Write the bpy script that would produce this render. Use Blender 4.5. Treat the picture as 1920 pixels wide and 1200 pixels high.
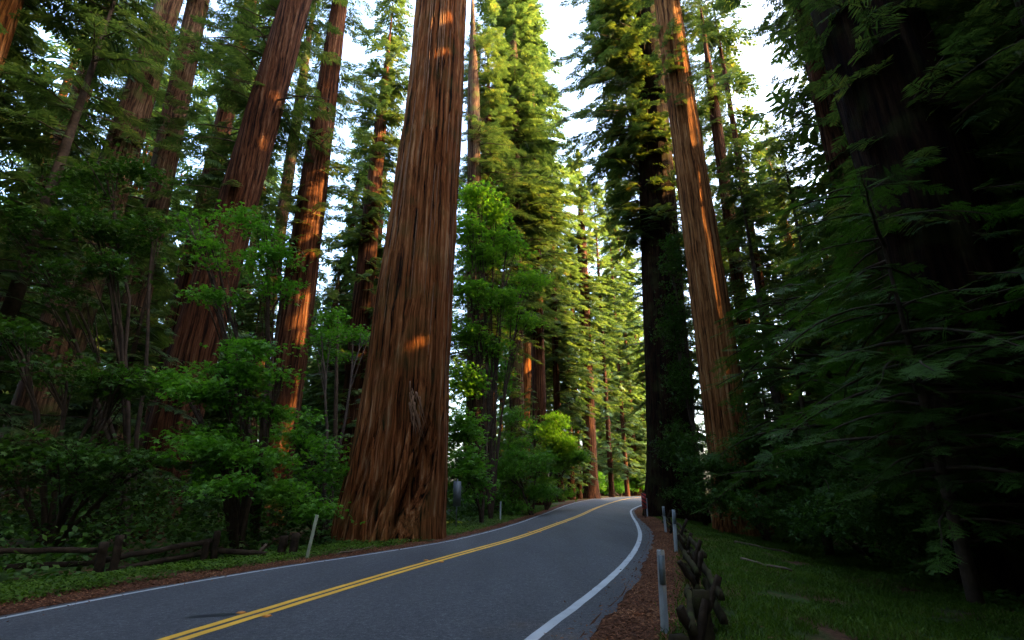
import bpy, math
import numpy as np

S = bpy.context.scene
for o in list(bpy.data.objects):
    bpy.data.objects.remove(o)
rng = np.random.default_rng(7)

# ------------------------------------------------------------------ camera, sky, sun, exposure
F = 947.0                                   # focal length in pixels of a 1920 px wide picture
PITCH = math.atan(320 / F)
EYE = 1.6
cd = bpy.data.cameras.new('camera')
cd.sensor_width = 36.0
cd.lens = 36.0 * F / 1920.0
cd.clip_start = 0.05
cd.clip_end = 3000.0
cam = bpy.data.objects.new('camera', cd)
S.collection.objects.link(cam)
cam.location = (0, 0, EYE)
cam.rotation_euler = (math.pi / 2 + PITCH, 0, 0)
S.camera = cam

SUN_EL = math.radians(27)
SUN_AZ = math.radians(96)                  # clockwise from the view direction (+Y)
w = bpy.data.worlds.new('World')
S.world = w
w.use_nodes = True
wn = w.node_tree
bg = wn.nodes['Background']
sky = wn.nodes.new('ShaderNodeTexSky')
sky.sky_type = 'NISHITA'
sky.sun_disc = False
sky.sun_elevation = SUN_EL
sky.sun_rotation = SUN_AZ
sky.dust_density = 6.0
sky.air_density = 1.0
sky.ozone_density = 1.5
wn.links.new(sky.outputs[0], bg.inputs[0])
bg.inputs[1].default_value = 0.15
sd = bpy.data.lights.new('sun', 'SUN')
sd.energy = 2.8
sd.angle = math.radians(0.5)
sd.color = (1.0, 0.60, 0.20)
sun = bpy.data.objects.new('sun', sd)
S.collection.objects.link(sun)
SUNV = np.array([math.sin(SUN_AZ) * math.cos(SUN_EL), math.cos(SUN_AZ) * math.cos(SUN_EL), math.sin(SUN_EL)])
sun.rotation_euler = (math.pi / 2 - SUN_EL, 0, math.pi - SUN_AZ)
S.view_settings.view_transform = 'Standard'
S.view_settings.look = 'None'
S.view_settings.gamma = 1.0
S.view_settings.exposure = 3.9
S.render.engine = 'CYCLES'
try:
    S.cycles.max_bounces = 5
    S.cycles.diffuse_bounces = 2
    S.cycles.transmission_bounces = 4
except Exception:
    pass

# ------------------------------------------------------------------ small helpers
COL = S.collection


def tag(o, label=None, cat=None, group=None, kind=None):
    for k, v in (('label', label), ('category', cat), ('group', group), ('kind', kind)):
        if v:
            o[k] = v
    return o


def empty(name, loc, rz=0.0):
    o = bpy.data.objects.new(name, None)
    o.location = loc
    o.rotation_euler = (0, 0, rz)
    o.empty_display_size = 0.3
    COL.objects.link(o)
    return o


def raw_mesh(name, V, Q, mats, smooth=False, midx=None):
    """V (n,3), Q (m,4) or (m,3)."""
    V = np.asarray(V, dtype=np.float32).reshape(-1, 3)
    Q = np.asarray(Q, dtype=np.int32)
    k = Q.shape[1]
    me = bpy.data.meshes.new(name)
    me.vertices.add(len(V))
    me.vertices.foreach_set('co', V.ravel())
    me.loops.add(Q.size)
    me.loops.foreach_set('vertex_index', Q.ravel())
    me.polygons.add(len(Q))
    me.polygons.foreach_set('loop_start', np.arange(0, Q.size, k, dtype=np.int32))
    if smooth:
        me.polygons.foreach_set('use_smooth', np.ones(len(Q), dtype=bool))
    for m in (mats if isinstance(mats, (list, tuple)) else [mats]):
        me.materials.append(m)
    if midx is not None:
        me.polygons.foreach_set('material_index', np.asarray(midx, dtype=np.int32))
    me.update(calc_edges=True)
    return me


def link(name, me, parent=None, loc=(0, 0, 0)):
    o = bpy.data.objects.new(name, me)
    COL.objects.link(o)
    o.location = loc
    if parent:
        o.parent = parent
    return o


def quads_mesh(name, P, mat):
    """P (n,4,3) loose quads."""
    P = np.asarray(P, dtype=np.float32)
    n = len(P)
    return raw_mesh(name, P.reshape(-1, 3), np.arange(4 * n).reshape(n, 4), mat)


def merge(parts):
    V, Q, off = [], [], 0
    for v, q in parts:
        V.append(np.asarray(v).reshape(-1, 3))
        Q.append(np.asarray(q) + off)
        off += len(V[-1])
    return np.vstack(V), np.vstack(Q)


def box(cx, cy, cz, sx, sy, sz, rot=None):
    c = np.array([[x, y, z] for x in (-.5, .5) for y in (-.5, .5) for z in (-.5, .5)]) * [sx, sy, sz]
    if rot is not None:
        c = c @ np.asarray(rot).T
    q = [[0, 1, 3, 2], [4, 6, 7, 5], [0, 4, 5, 1], [2, 3, 7, 6], [0, 2, 6, 4], [1, 5, 7, 3]]
    return c + [cx, cy, cz], np.array(q)


def tube(pts, rad, seg=8, cap=True):
    """tube along pts with radii; returns quads (caps as thin quads)."""
    pts = np.asarray(pts, float)
    rad = np.asarray(rad, float)
    n = len(pts)
    T = np.gradient(pts, axis=0)
    T /= np.linalg.norm(T, axis=1)[:, None] + 1e-9
    up = np.array([0.0, 0, 1]) if abs(T[0, 2]) < .9 else np.array([1.0, 0, 0])
    A = np.cross(T, up)
    A /= np.linalg.norm(A, axis=1)[:, None] + 1e-9
    B = np.cross(T, A)
    th = np.linspace(0, 2 * np.pi, seg, endpoint=False)
    V = pts[:, None, :] + rad[:, None, None] * (A[:, None, :] * np.cos(th)[None, :, None] + B[:, None, :] * np.sin(th)[None, :, None])
    V = V.reshape(-1, 3)
    Q = []
    for i in range(n - 1):
        for j in range(seg):
            k = (j + 1) % seg
            Q.append([i * seg + j, i * seg + k, (i + 1) * seg + k, (i + 1) * seg + j])
    if cap:
        c0, c1 = len(V), len(V) + 1
        V = np.vstack([V, pts[0], pts[-1]])
        e = (n - 1) * seg
        for j in range(0, seg, 2):
            Q.append([c0, (j + 2) % seg, j + 1, j])
            Q.append([c1, e + j, e + j + 1, e + (j + 2) % seg])
    return V, np.array(Q)


def rot_z(a):
    c, s = math.cos(a), math.sin(a)
    return np.array([[c, -s, 0], [s, c, 0], [0, 0, 1.0]])


def rot_axis(axis, a):
    axis = np.asarray(axis, float)
    axis = axis / np.linalg.norm(axis)
    K = np.array([[0, -axis[2], axis[1]], [axis[2], 0, -axis[0]], [-axis[1], axis[0], 0]])
    return np.eye(3) + math.sin(a) * K + (1 - math.cos(a)) * K @ K


def frames(X, roll, r=None):
    """rotation matrices (n,3,3) whose x column is the direction X and whose z column points up, rolled."""
    X = X / (np.linalg.norm(X, axis=1)[:, None] + 1e-9)
    up = np.tile(np.array([0, 0, 1.0]), (len(X), 1))
    Y = np.cross(up, X)
    Y /= np.linalg.norm(Y, axis=1)[:, None] + 1e-6
    Z = np.cross(X, Y)
    c, s = np.cos(roll)[:, None], np.sin(roll)[:, None]
    Y2 = Y * c + Z * s
    Z2 = -Y * s + Z * c
    return np.stack([X, Y2, Z2], axis=2)


def place(T, M, t, s):
    """template quads T (n,4,3) placed at k frames -> (k*n,4,3)"""
    P = np.einsum('kij,nvj->knvi', M * s[:, None, None], T) + t[:, None, None, :]
    return P.reshape(-1, 4, 3).astype(np.float32)


def vnoise(u, v, nu, nv, seed):
    """value noise, periodic in u (0..1); v unbounded in cells of 1"""
    r = np.random.default_rng(seed).random((nu, nv))
    x = (u * nu) % nu
    y = v % (nv - 1)
    i = np.floor(x).astype(int)
    j = np.floor(y).astype(int)
    fx, fy = x - i, y - j
    fx = fx * fx * (3 - 2 * fx)
    fy = fy * fy * (3 - 2 * fy)
    i0, i1 = i % nu, (i + 1) % nu
    j1 = np.minimum(j + 1, nv - 1)
    return (r[i0, j] * (1 - fx) + r[i1, j] * fx) * (1 - fy) + (r[i0, j1] * (1 - fx) + r[i1, j1] * fx) * fy


def pnoise(x, y, sc, seed):
    return vnoise((np.asarray(x) / sc / 64.0) % 1.0, np.abs(np.asarray(y) / sc + 40), 64, 128, seed)


def hermite(xs, ys, x):
    xs, ys = np.asarray(xs, float), np.asarray(ys, float)
    m = np.gradient(ys, xs)
    x = np.asarray(x, float)
    xc = np.clip(x, xs[0], xs[-1])
    i = np.clip(np.searchsorted(xs, xc) - 1, 0, len(xs) - 2)
    h = xs[i + 1] - xs[i]
    t = (xc - xs[i]) / h
    r = (2 * t**3 - 3 * t**2 + 1) * ys[i] + (t**3 - 2 * t**2 + t) * h * m[i] + (-2 * t**3 + 3 * t**2) * ys[i + 1] + (t**3 - t**2) * h * m[i + 1]
    return r + (x - xc) * np.where(x < xs[0], m[0], m[-1])


def sstep(a, b, x):
    t = np.clip((np.asarray(x, float) - a) / (b - a), 0, 1)
    return t * t * (3 - 2 * t)


# ------------------------------------------------------------------ the lie of the land (metres; camera foot at the origin, +Y ahead)
def rise(y):
    return 0.45 * sstep(38, 85, y)


# road lines: x of the left white line, the yellow pair and the right white line at distance y
YL = [-20, -6, 0, 7.5, 9.3, 11.7, 15.2, 17.8, 21.6, 28, 34.5, 57, 72, 95, 130]
XL = [-7.0, -7.35, -7.25, -6.75, -6.25, -5.3, -3.5, -2.3, -1.15, 0.3, 1.5, 5.9, 9.9, 17.8, 34.0]
YY = [-20, -6, 0, 6.6, 7.5, 9.0, 11.1, 13.8, 18.7, 26.5, 34.2, 47.0, 64, 95, 120]
XY = [-4.0, -4.35, -4.35, -3.74, -3.49, -3.07, -2.45, -1.6, 0.0, 2.08, 4.05, 7.1, 12.0, 23.0, 34.5]
YR = [-20, -6, 0, 6.6, 8.3, 11.1, 14.6, 20.4, 26.5, 36.5, 46.0, 57, 80, 110]
XR = [-0.9, -1.2, -1.05, 0.24, 0.93, 2.0, 3.17, 4.77, 6.11, 8.1, 10.2, 13.8, 23.5, 38.0]


def xl(y): return hermite(YL, XL, y)
def xy(y): return hermite(YY, XY, y)
def xr(y): return hermite(YR, XR, y)
def pavL(y): return xl(y) - 0.22
def pavR(y): return xr(y) + hermite([-20, 6.6, 9, 13.5, 21.6, 34, 60], [0.62, 0.62, 0.6, 0.42, 0.5, 0.3, 0.3], y)


def ground(x, y):
    """height of the land"""
    x = np.asarray(x, float)
    y = np.asarray(y, float)
    dl = pavL(y) - x
    dr = x - pavR(y)
    z = rise(y) - 0.05
    out = np.maximum(dl, dr)
    z = z + 0.045 * sstep(0.0, 0.25, out)
    n = pnoise(x, y, 1.7, 3) - .5
    n2 = pnoise(x, y, 7.0, 4) - .5
    k = sstep(0.3, 3.0, out)
    z = z + k * (0.12 * n + 0.5 * n2 * sstep(2, 14, out))
    # right side: a little bank, then the ground falls away
    z = z - 0.55 * sstep(1.2, 5.5, dr) * (1 - sstep(30, 60, y))
    # left side: a shallow dip behind the fence, climbing far back
    z = z - 0.15 * sstep(1.5, 4.0, dl) + 0.9 * sstep(10, 40, dl)
    return z


def ray(px, py):
    u, v = (px - 960) / F, (600 - py) / F
    return np.array([u, math.cos(PITCH) - v * math.sin(PITCH), math.sin(PITCH) + v * math.cos(PITCH)])


def at(px, py, Y):
    """the world point at distance Y seen in that direction"""
    d = ray(px, py)
    return d * (Y / d[1]) + np.array([0, 0, EYE])


def width_at(wpx, px, py, Y):
    return wpx / F * (Y / ray(px, py)[1])


# ------------------------------------------------------------------ materials
def new_mat(name):
    m = bpy.data.materials.new(name)
    m.use_nodes = True
    nt = m.node_tree
    nt.nodes.clear()
    out = nt.nodes.new('ShaderNodeOutputMaterial')
    return m, nt, out


def N(nt, t, **kw):
    n = nt.nodes.new(t)
    for k, v in kw.items():
        if k.startswith('i_'):
            key = k[2:]
            key = int(key) if key.isdigit() else key.replace('_', ' ')
            n.inputs[key].default_value = v
        else:
            setattr(n, k, v)
    return n


def ramp(nt, fac, stops):
    r = nt.nodes.new('ShaderNodeValToRGB')
    e = r.color_ramp.elements
    while len(e) > 1:
        e.remove(e[-1])
    e[0].position = stops[0][0]
    e[0].color = (*stops[0][1], 1)
    for p, c in stops[1:]:
        x = e.new(p)
        x.color = (*c, 1)
    nt.links.new(fac, r.inputs[0])
    return r.outputs[0]


def mixc(nt, fac, a, b, mode='MIX'):
    m = nt.nodes.new('ShaderNodeMix')
    m.data_type = 'RGBA'
    m.blend_type = mode
    for s, v in ((m.inputs[0], fac), (m.inputs[6], a), (m.inputs[7], b)):
        if isinstance(v, (int, float)):
            s.default_value = v
        elif isinstance(v, tuple):
            s.default_value = (*v, 1)
        else:
            nt.links.new(v, s)
    return m.outputs[2]


def leaf_mat(name, stops, transl=0.35, tcol=(1.3, 1.5, .6), rough=0.5):
    m, nt, out = new_mat(name)
    geo = N(nt, 'ShaderNodeNewGeometry')
    oi = N(nt, 'ShaderNodeObjectInfo')
    nz = N(nt, 'ShaderNodeTexNoise', i_Scale=0.55, i_Detail=2.0)
    nt.links.new(geo.outputs['Position'], nz.inputs['Vector'])
    a = N(nt, 'ShaderNodeMath', operation='MULTIPLY_ADD')
    nt.links.new(geo.outputs['Random Per Island'], a.inputs[0])
    a.inputs[1].default_value = 0.5
    nt.links.new(nz.outputs[0], a.inputs[2])
    b = N(nt, 'ShaderNodeMath', operation='MULTIPLY_ADD')
    nt.links.new(oi.outputs['Random'], b.inputs[0])
    b.inputs[1].default_value = 0.16
    nt.links.new(a.outputs[0], b.inputs[2])
    c = N(nt, 'ShaderNodeMath', operation='ADD')
    nt.links.new(b.outputs[0], c.inputs[0])
    c.inputs[1].default_value = -0.33
    col = ramp(nt, c.outputs[0], stops)
    pb = N(nt, 'ShaderNodeBsdfPrincipled')
    nt.links.new(col, pb.inputs['Base Color'])
    pb.inputs['Roughness'].default_value = rough
    pb.inputs['Specular IOR Level'].default_value = 0.12
    tr = N(nt, 'ShaderNodeBsdfTranslucent')
    tc = mixc(nt, 1.0, col, tcol, 'MULTIPLY')
    nt.links.new(tc, tr.inputs[0])
    mx = N(nt, 'ShaderNodeMixShader')
    mx.inputs[0].default_value = transl
    nt.links.new(pb.outputs[0], mx.inputs[1])
    nt.links.new(tr.outputs[0], mx.inputs[2])
    nt.links.new(mx.outputs[0], out.inputs[0])
    return m


def bark_mat(name, dark, mid, light, pale, hs=7.0, vs=0.28, bump=0.6, moss=0.0):
    m, nt, out = new_mat(name)
    tc = N(nt, 'ShaderNodeTexCoord')
    warp = N(nt, 'ShaderNodeTexNoise', i_Scale=0.7, i_Detail=2.0)
    nt.links.new(tc.outputs['Object'], warp.inputs['Vector'])
    wv = mixc(nt, 0.16, tc.outputs['Object'], warp.outputs['Color'], 'ADD')
    mp = N(nt, 'ShaderNodeMapping')
    mp.inputs['Scale'].default_value = (hs, hs, vs)
    nt.links.new(wv, mp.inputs[0])
    n1 = N(nt, 'ShaderNodeTexNoise', i_Scale=1.0, i_Detail=7.0, i_Roughness=0.62)
    nt.links.new(mp.outputs[0], n1.inputs['Vector'])
    mp2 = N(nt, 'ShaderNodeMapping')
    mp2.inputs['Scale'].default_value = (hs * 3.5, hs * 3.5, vs * 7)
    nt.links.new(wv, mp2.inputs[0])
    n2 = N(nt, 'ShaderNodeTexNoise', i_Scale=1.0, i_Detail=5.0, i_Roughness=0.7)
    nt.links.new(mp2.outputs[0], n2.inputs['Vector'])
    n3 = N(nt, 'ShaderNodeTexNoise', i_Scale=0.45, i_Detail=3.0)
    nt.links.new(tc.outputs['Object'], n3.inputs['Vector'])
    col = ramp(nt, n1.outputs[0], [(0.37, dark), (0.455, mid), (0.56, light), (0.68, pale)])
    f2 = ramp(nt, n2.outputs[0], [(0.3, (.35, .33, .33)), (0.55, (1, 1, 1)), (0.75, (1.45, 1.4, 1.35))])
    col = mixc(nt, 0.85, col, f2, 'MULTIPLY')
    f3 = ramp(nt, n3.outputs[0], [(0.35, (.75, .62, .55)), (0.6, (1.1, 1.1, 1.1))])
    col = mixc(nt, 0.8, col, f3, 'MULTIPLY')
    if moss:
        n4 = N(nt, 'ShaderNodeTexNoise', i_Scale=1.1, i_Detail=5.0)
        nt.links.new(tc.outputs['Object'], n4.inputs['Vector'])
        mf = ramp(nt, n4.outputs[0], [(0.5, (0, 0, 0)), (0.66, (moss, moss, moss))])
        col = mixc(nt, mf, col, (0.05, 0.062, 0.018))
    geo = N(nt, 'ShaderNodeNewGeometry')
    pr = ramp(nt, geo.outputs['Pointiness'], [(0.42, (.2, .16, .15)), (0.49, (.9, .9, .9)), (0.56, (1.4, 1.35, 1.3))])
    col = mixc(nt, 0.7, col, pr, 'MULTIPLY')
    pb = N(nt, 'ShaderNodeBsdfPrincipled')
    nt.links.new(col, pb.inputs['Base Color'])
    pb.inputs['Roughness'].default_value = 0.9
    pb.inputs['Specular IOR Level'].default_value = 0.05
    ad = N(nt, 'ShaderNodeMath', operation='MULTIPLY_ADD')
    nt.links.new(n2.outputs[0], ad.inputs[0])
    ad.inputs[1].default_value = 0.5
    nt.links.new(n1.outputs[0], ad.inputs[2])
    bp = N(nt, 'ShaderNodeBump')
    bp.inputs['Strength'].default_value = bump
    bp.inputs['Distance'].default_value = 0.25
    nt.links.new(ad.outputs[0], bp.inputs['Height'])
    nt.links.new(bp.outputs[0], pb.inputs['Normal'])
    nt.links.new(pb.outputs[0], out.inputs[0])
    return m


def rough_mat(name, stops, scale=3.0, detail=6.0, bump=0.3, rough=0.9, scale_xyz=(1, 1, 1), spec=0.2, dist=0.05):
    m, nt, out = new_mat(name)
    tc = N(nt, 'ShaderNodeTexCoord')
    mp = N(nt, 'ShaderNodeMapping')
    mp.inputs['Scale'].default_value = scale_xyz
    nt.links.new(tc.outputs['Object'], mp.inputs[0])
    n = N(nt, 'ShaderNodeTexNoise', i_Scale=scale, i_Detail=detail, i_Roughness=0.65)
    nt.links.new(mp.outputs[0], n.inputs['Vector'])
    col = ramp(nt, n.outputs[0], stops)
    pb = N(nt, 'ShaderNodeBsdfPrincipled')
    nt.links.new(col, pb.inputs['Base Color'])
    pb.inputs['Roughness'].default_value = rough
    pb.inputs['Specular IOR Level'].default_value = spec
    if bump:
        bp = N(nt, 'ShaderNodeBump')
        bp.inputs['Strength'].default_value = bump
        bp.inputs['Distance'].default_value = dist
        nt.links.new(n.outputs[0], bp.inputs['Height'])
        nt.links.new(bp.outputs[0], pb.inputs['Normal'])
    nt.links.new(pb.outputs[0], out.inputs[0])
    return m


M_NEEDLE = leaf_mat('redwood_foliage', [(0.1, (.018, .040, .014)), (0.35, (.032, .070, .024)), (0.6, (.056, .105, .036)), (0.85, (.10, .145, .045)), (1.0, (.17, .13, .04))], 0.42, (1.6, 1.3, .5))
M_NEEDLE_NEAR = leaf_mat('redwood_spray_foliage', [(0.1, (.022, .05, .008)), (0.4, (.035, .08, .012)), (0.7, (.058, .12, .015)), (0.93, (.085, .145, .02)), (1.0, (.13, .065, .02))], 0.35)
M_MAPLE = leaf_mat('maple_leaf', [(0.1, (.03, .08, .010)), (0.4, (.055, .15, .015)), (0.75, (.10, .23, .022)), (1.0, (.17, .27, .04))], 0.45)
M_MAPLE_Y = leaf_mat('yellow_green_maple_leaf', [(0.1, (0.048, 0.120, 0.014)), (0.45, (0.088, 0.200, 0.018)), (0.8, (0.160, 0.256, 0.024)), (1.0, (0.240, 0.272, 0.032))], 0.5)
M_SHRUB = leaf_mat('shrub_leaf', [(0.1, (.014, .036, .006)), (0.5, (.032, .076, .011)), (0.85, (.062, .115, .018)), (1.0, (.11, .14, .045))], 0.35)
M_GRASS = leaf_mat('grass_blade', [(0.1, (.03, .06, .006)), (0.5, (.055, .11, .010)), (0.85, (.095, .15, .015)), (1.0, (.15, .13, .04))], 0.3)
M_FERN = leaf_mat('fern_frond', [(0.1, (0.018, 0.045, 0.009)), (0.5, (0.030, 0.072, 0.012)), (0.75, (0.060, 0.072, 0.018)), (1.0, (0.096, 0.045, 0.018))], 0.3)
M_DRY = leaf_mat('dry_bracken', [(0.1, (0.054, 0.024, 0.012)), (0.5, (0.090, 0.039, 0.018)), (1.0, (0.132, 0.078, 0.036))], 0.2, (1.1, 1, .8))
M_LITTER = leaf_mat('leaf_litter', [(0.0, (.05, .022, .012)), (0.35, (.12, .05, .025)), (0.65, (.22, .09, .04)), (0.85, (.34, .18, .09)), (1.0, (.5, .36, .22))], 0.05, (1, 1, 1), 0.8)

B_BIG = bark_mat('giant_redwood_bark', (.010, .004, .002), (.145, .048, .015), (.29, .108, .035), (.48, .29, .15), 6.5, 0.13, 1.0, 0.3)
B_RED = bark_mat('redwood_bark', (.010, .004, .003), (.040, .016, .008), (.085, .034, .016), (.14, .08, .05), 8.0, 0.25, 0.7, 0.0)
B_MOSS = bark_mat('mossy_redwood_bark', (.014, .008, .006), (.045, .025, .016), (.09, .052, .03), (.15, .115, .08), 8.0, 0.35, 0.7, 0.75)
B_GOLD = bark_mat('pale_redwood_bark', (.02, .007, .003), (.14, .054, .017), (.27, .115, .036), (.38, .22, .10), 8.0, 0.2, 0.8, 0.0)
B_SHADE = bark_mat('shade_darkened_bark', (.003, .001, .001), (.010, .004, .002), (.019, .008, .004), (.032, .018, .009), 7.5, 0.3, 0.8, 0.25)  # redwood bark with the deep shade of these trunks painted into its colour
B_LIMB = rough_mat('limb_bark', [(0.3, (0.018, 0.011, 0.007)), (0.7, (0.066, 0.042, 0.027))], 4, 5, 0.3)
WOOD = rough_mat('weathered_fence_wood', [(0.3, (0.009, 0.006, 0.004)), (0.5, (0.028, 0.018, 0.011)), (0.7, (0.050, 0.035, 0.022))], 6, 6, 0.5, 0.9, (1, 1, 1), 0.1)
WOOD_MOSS = rough_mat('mossy_fence_wood', [(0.3, (0.011, 0.007, 0.005)), (0.5, (0.033, 0.025, 0.011)), (0.62, (0.039, 0.047, 0.011)), (0.75, (0.061, 0.055, 0.022))], 3, 6, 0.5, 0.9, (1, 1, 1), 0.1)
DEADWOOD = rough_mat('dead_wood', [(0.3, (0.060, 0.040, 0.025)), (0.7, (0.165, 0.120, 0.080))], 8, 5, 0.4)

# ------------------------------------------------------------------ ground, road and its markings
m, nt, out = new_mat('forest_floor')
tc = N(nt, 'ShaderNodeTexCoord')
n1 = N(nt, 'ShaderNodeTexNoise', i_Scale=0.5, i_Detail=8.0, i_Roughness=0.6)
n2 = N(nt, 'ShaderNodeTexNoise', i_Scale=14.0, i_Detail=6.0, i_Roughness=0.7)
nt.links.new(tc.outputs['Object'], n1.inputs['Vector'])
nt.links.new(tc.outputs['Object'], n2.inputs['Vector'])
c1 = ramp(nt, n2.outputs[0], [(0.3, (.03, .015, .009)), (0.5, (.085, .04, .022)), (0.7, (.15, .08, .045))])
c2 = ramp(nt, n2.outputs[0], [(0.3, (.015, .03, .008)), (0.7, (.05, .09, .018))])
fm = ramp(nt, n1.outputs[0], [(0.46, (0, 0, 0)), (0.56, (1, 1, 1))])
cc = mixc(nt, fm, c1, c2)
pb = N(nt, 'ShaderNodeBsdfPrincipled', i_Roughness=0.95)
pb.inputs['Specular IOR Level'].default_value = 0.1
nt.links.new(cc, pb.inputs['Base Color'])
bp = N(nt, 'ShaderNodeBump', i_Strength=0.6, i_Distance=0.06)
nt.links.new(n2.outputs[0], bp.inputs['Height'])
nt.links.new(bp.outputs[0], pb.inputs['Normal'])
nt.links.new(pb.outputs[0], out.inputs[0])
M_FLOOR = m


def sheet(name, xs, ys, mat, zf, parent=None):
    """regular grid from 2D arrays xs, ys"""
    z = zf(xs, ys)
    V = np.stack([xs, ys, z], axis=2).reshape(-1, 3)
    a, b = xs.shape
    i = np.arange(a - 1)[:, None] * b + np.arange(b - 1)[None, :]
    Q = np.stack([i, i + b, i + b + 1, i + 1], axis=2).reshape(-1, 4)
    # rows run along y, columns along x: make the faces look up
    n = np.cross(V[Q[0, 1]] - V[Q[0, 0]], V[Q[0, 3]] - V[Q[0, 0]])
    if n[2] < 0:
        Q = Q[:, ::-1]
    return link(name, raw_mesh(name, V, Q, mat, True))


tt = np.linspace(-1, 1, 330)
gx = np.sinh(tt * 6.2) / np.sinh(6.2) * 900
gy = np.sinh(tt * 6.2) / np.sinh(6.2) * 900 + 10
# the sheet follows the road: its columns are offsets from the yellow line
GY, GX = np.meshgrid(gy, gx, indexing='ij')
follow = xy(np.clip(GY, -30, 110)) * np.exp(-np.abs(GX) / 60.0)
g = sheet('ground', GX + follow, GY, M_FLOOR, lambda x, y: ground(x, np.clip(y, -60, 160)))
tag(g, kind='structure')

m, nt, out = new_mat('asphalt')
tc = N(nt, 'ShaderNodeTexCoord')
fine = N(nt, 'ShaderNodeTexVoronoi', i_Scale=48.0)
nz = N(nt, 'ShaderNodeTexNoise', i_Scale=17.0, i_Detail=9.0, i_Roughness=0.95)
big = N(nt, 'ShaderNodeTexNoise', i_Scale=0.55, i_Detail=5.0)
mp = N(nt, 'ShaderNodeMapping')
mp.inputs['Scale'].default_value = (1.6, 0.25, 1)
mp.inputs['Rotation'].default_value = (0, 0, math.radians(20))
nt.links.new(tc.outputs['Object'], mp.inputs[0])
for q in (fine, nz):
    nt.links.new(tc.outputs['Object'], q.inputs['Vector'])
nt.links.new(mp.outputs[0], big.inputs['Vector'])
c = ramp(nt, nz.outputs[0], [(0.36, (.010, .012, .015)), (0.46, (.040, .043, .049)), (0.55, (.084, .090, .10)), (0.64, (.23, .235, .24))])
vcol = ramp(nt, fine.outputs['Distance'], [(0.0, (1.6, 1.6, 1.6)), (0.5, (.6, .6, .6))])
c = mixc(nt, 0.8, c, vcol, 'MULTIPLY')
bcol = ramp(nt, big.outputs[0], [(0.35, (.78, .78, .80)), (0.65, (1.15, 1.15, 1.15))])
c = mixc(nt, 1.0, c, bcol, 'MULTIPLY')
pb = N(nt, 'ShaderNodeBsdfPrincipled', i_Roughness=0.72)
pb.inputs['Specular IOR Level'].default_value = 0.35
nt.links.new(c, pb.inputs['Base Color'])
bp = N(nt, 'ShaderNodeBump', i_Strength=0.7, i_Distance=0.012)
nt.links.new(nz.outputs[0], bp.inputs['Height'])
nt.links.new(bp.outputs[0], pb.inputs['Normal'])
nt.links.new(pb.outputs[0], out.inputs[0])
M_ASPH = m


def paint(name, col, wear):
    m, nt, out = new_mat(name)
    tc = N(nt, 'ShaderNodeTexCoord')
    a = N(nt, 'ShaderNodeTexNoise', i_Scale=30.0, i_Detail=7.0, i_Roughness=0.75)
    nt.links.new(tc.outputs['Object'], a.inputs['Vector'])
    b = N(nt, 'ShaderNodeTexNoise', i_Scale=2.0, i_Detail=4.0)
    nt.links.new(tc.outputs['Object'], b.inputs['Vector'])
    s = N(nt, 'ShaderNodeMath', operation='MULTIPLY_ADD')
    nt.links.new(b.outputs[0], s.inputs[0])
    s.inputs[1].default_value = 0.35
    nt.links.new(a.outputs[0], s.inputs[2])
    f = ramp(nt, s.outputs[0], [(wear, (1, 1, 1)), (wear + 0.14, (0, 0, 0))])
    tint = ramp(nt, b.outputs[0], [(0.3, (.8, .8, .8)), (0.7, (1.05, 1.05, 1.05))])
    base = mixc(nt, 1.0, col, tint, 'MULTIPLY')
    c = mixc(nt, f, (.045, .048, .055), base)
    f.node.color_ramp.elements[0].color = (0, 0, 0, 1)
    f.node.color_ramp.elements[1].color = (1, 1, 1, 1)
    pb = N(nt, 'ShaderNodeBsdfPrincipled', i_Roughness=0.6)
    nt.links.new(c, pb.inputs['Base Color'])
    nt.links.new(pb.outputs[0], out.inputs[0])
    return m


M_WHITE = paint('white_road_paint', (.40, .43, .45), 0.42)
M_YELLOW = paint('yellow_road_paint', (.74, .40, .028), 0.40)

ry = np.concatenate([np.arange(-25, 40, 0.25), np.arange(40, 132, 1.0)])
k = np.linspace(0, 1, 9)
RX = pavL(ry)[:, None] * (1 - k) + pavR(ry)[:, None] * k
edge = (pnoise(ry * 3, ry * 0, 1.0, 11) - .5) * 0.12
RX[:, 0] += edge
RX[:, -1] -= edge[::-1] * 1.2
crown = 0.03 * (1 - (2 * k - 1) ** 2)
RYY = np.repeat(ry[:, None], 9, axis=1)
rd = sheet('road', RX, RYY, M_ASPH, lambda x, y: rise(y) + crown[None, :] * np.ones_like(x))
tag(rd, kind='structure')


def road_z(x, y):
    t = (x - pavL(y)) / (pavR(y) - pavL(y))
    return rise(y) + np.interp(t, k, crown)


def stripe(name, fx, off, wdt, mat, y0=-25, y1=128, dz=0.004):
    yy = np.concatenate([np.arange(y0, 40, 0.25), np.arange(40, y1, 1.0)])
    x = fx(yy)
    T = np.stack([np.gradient(x, yy), np.ones_like(yy)], 1)
    T /= np.linalg.norm(T, axis=1)[:, None]
    Nn = np.stack([T[:, 1], -T[:, 0]], 1)
    jit = (pnoise(yy * 6, yy * 0 + 5, 1.0, 5) - .5) * 0.012
    P0 = np.stack([x, yy], 1) + Nn * (off - wdt / 2 + jit)[:, None]
    P1 = np.stack([x, yy], 1) + Nn * (off + wdt / 2 + jit)[:, None]
    xs = np.stack([P0[:, 0], P1[:, 0]], 1)
    ys = np.stack([P0[:, 1], P1[:, 1]], 1)
    o = sheet(name, xs, ys, mat, lambda X, Y: road_z(X, Y) + dz)
    return tag(o, kind='structure')


stripe('white_edge_line', xl, 0.0, 0.10, M_WHITE)
stripe('white_edge_line', xr, 0.0, 0.145, M_WHITE)
stripe('yellow_centre_line', xy, -0.10, 0.125, M_YELLOW)
stripe('yellow_centre_line', xy, 0.10, 0.125, M_YELLOW)

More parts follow.
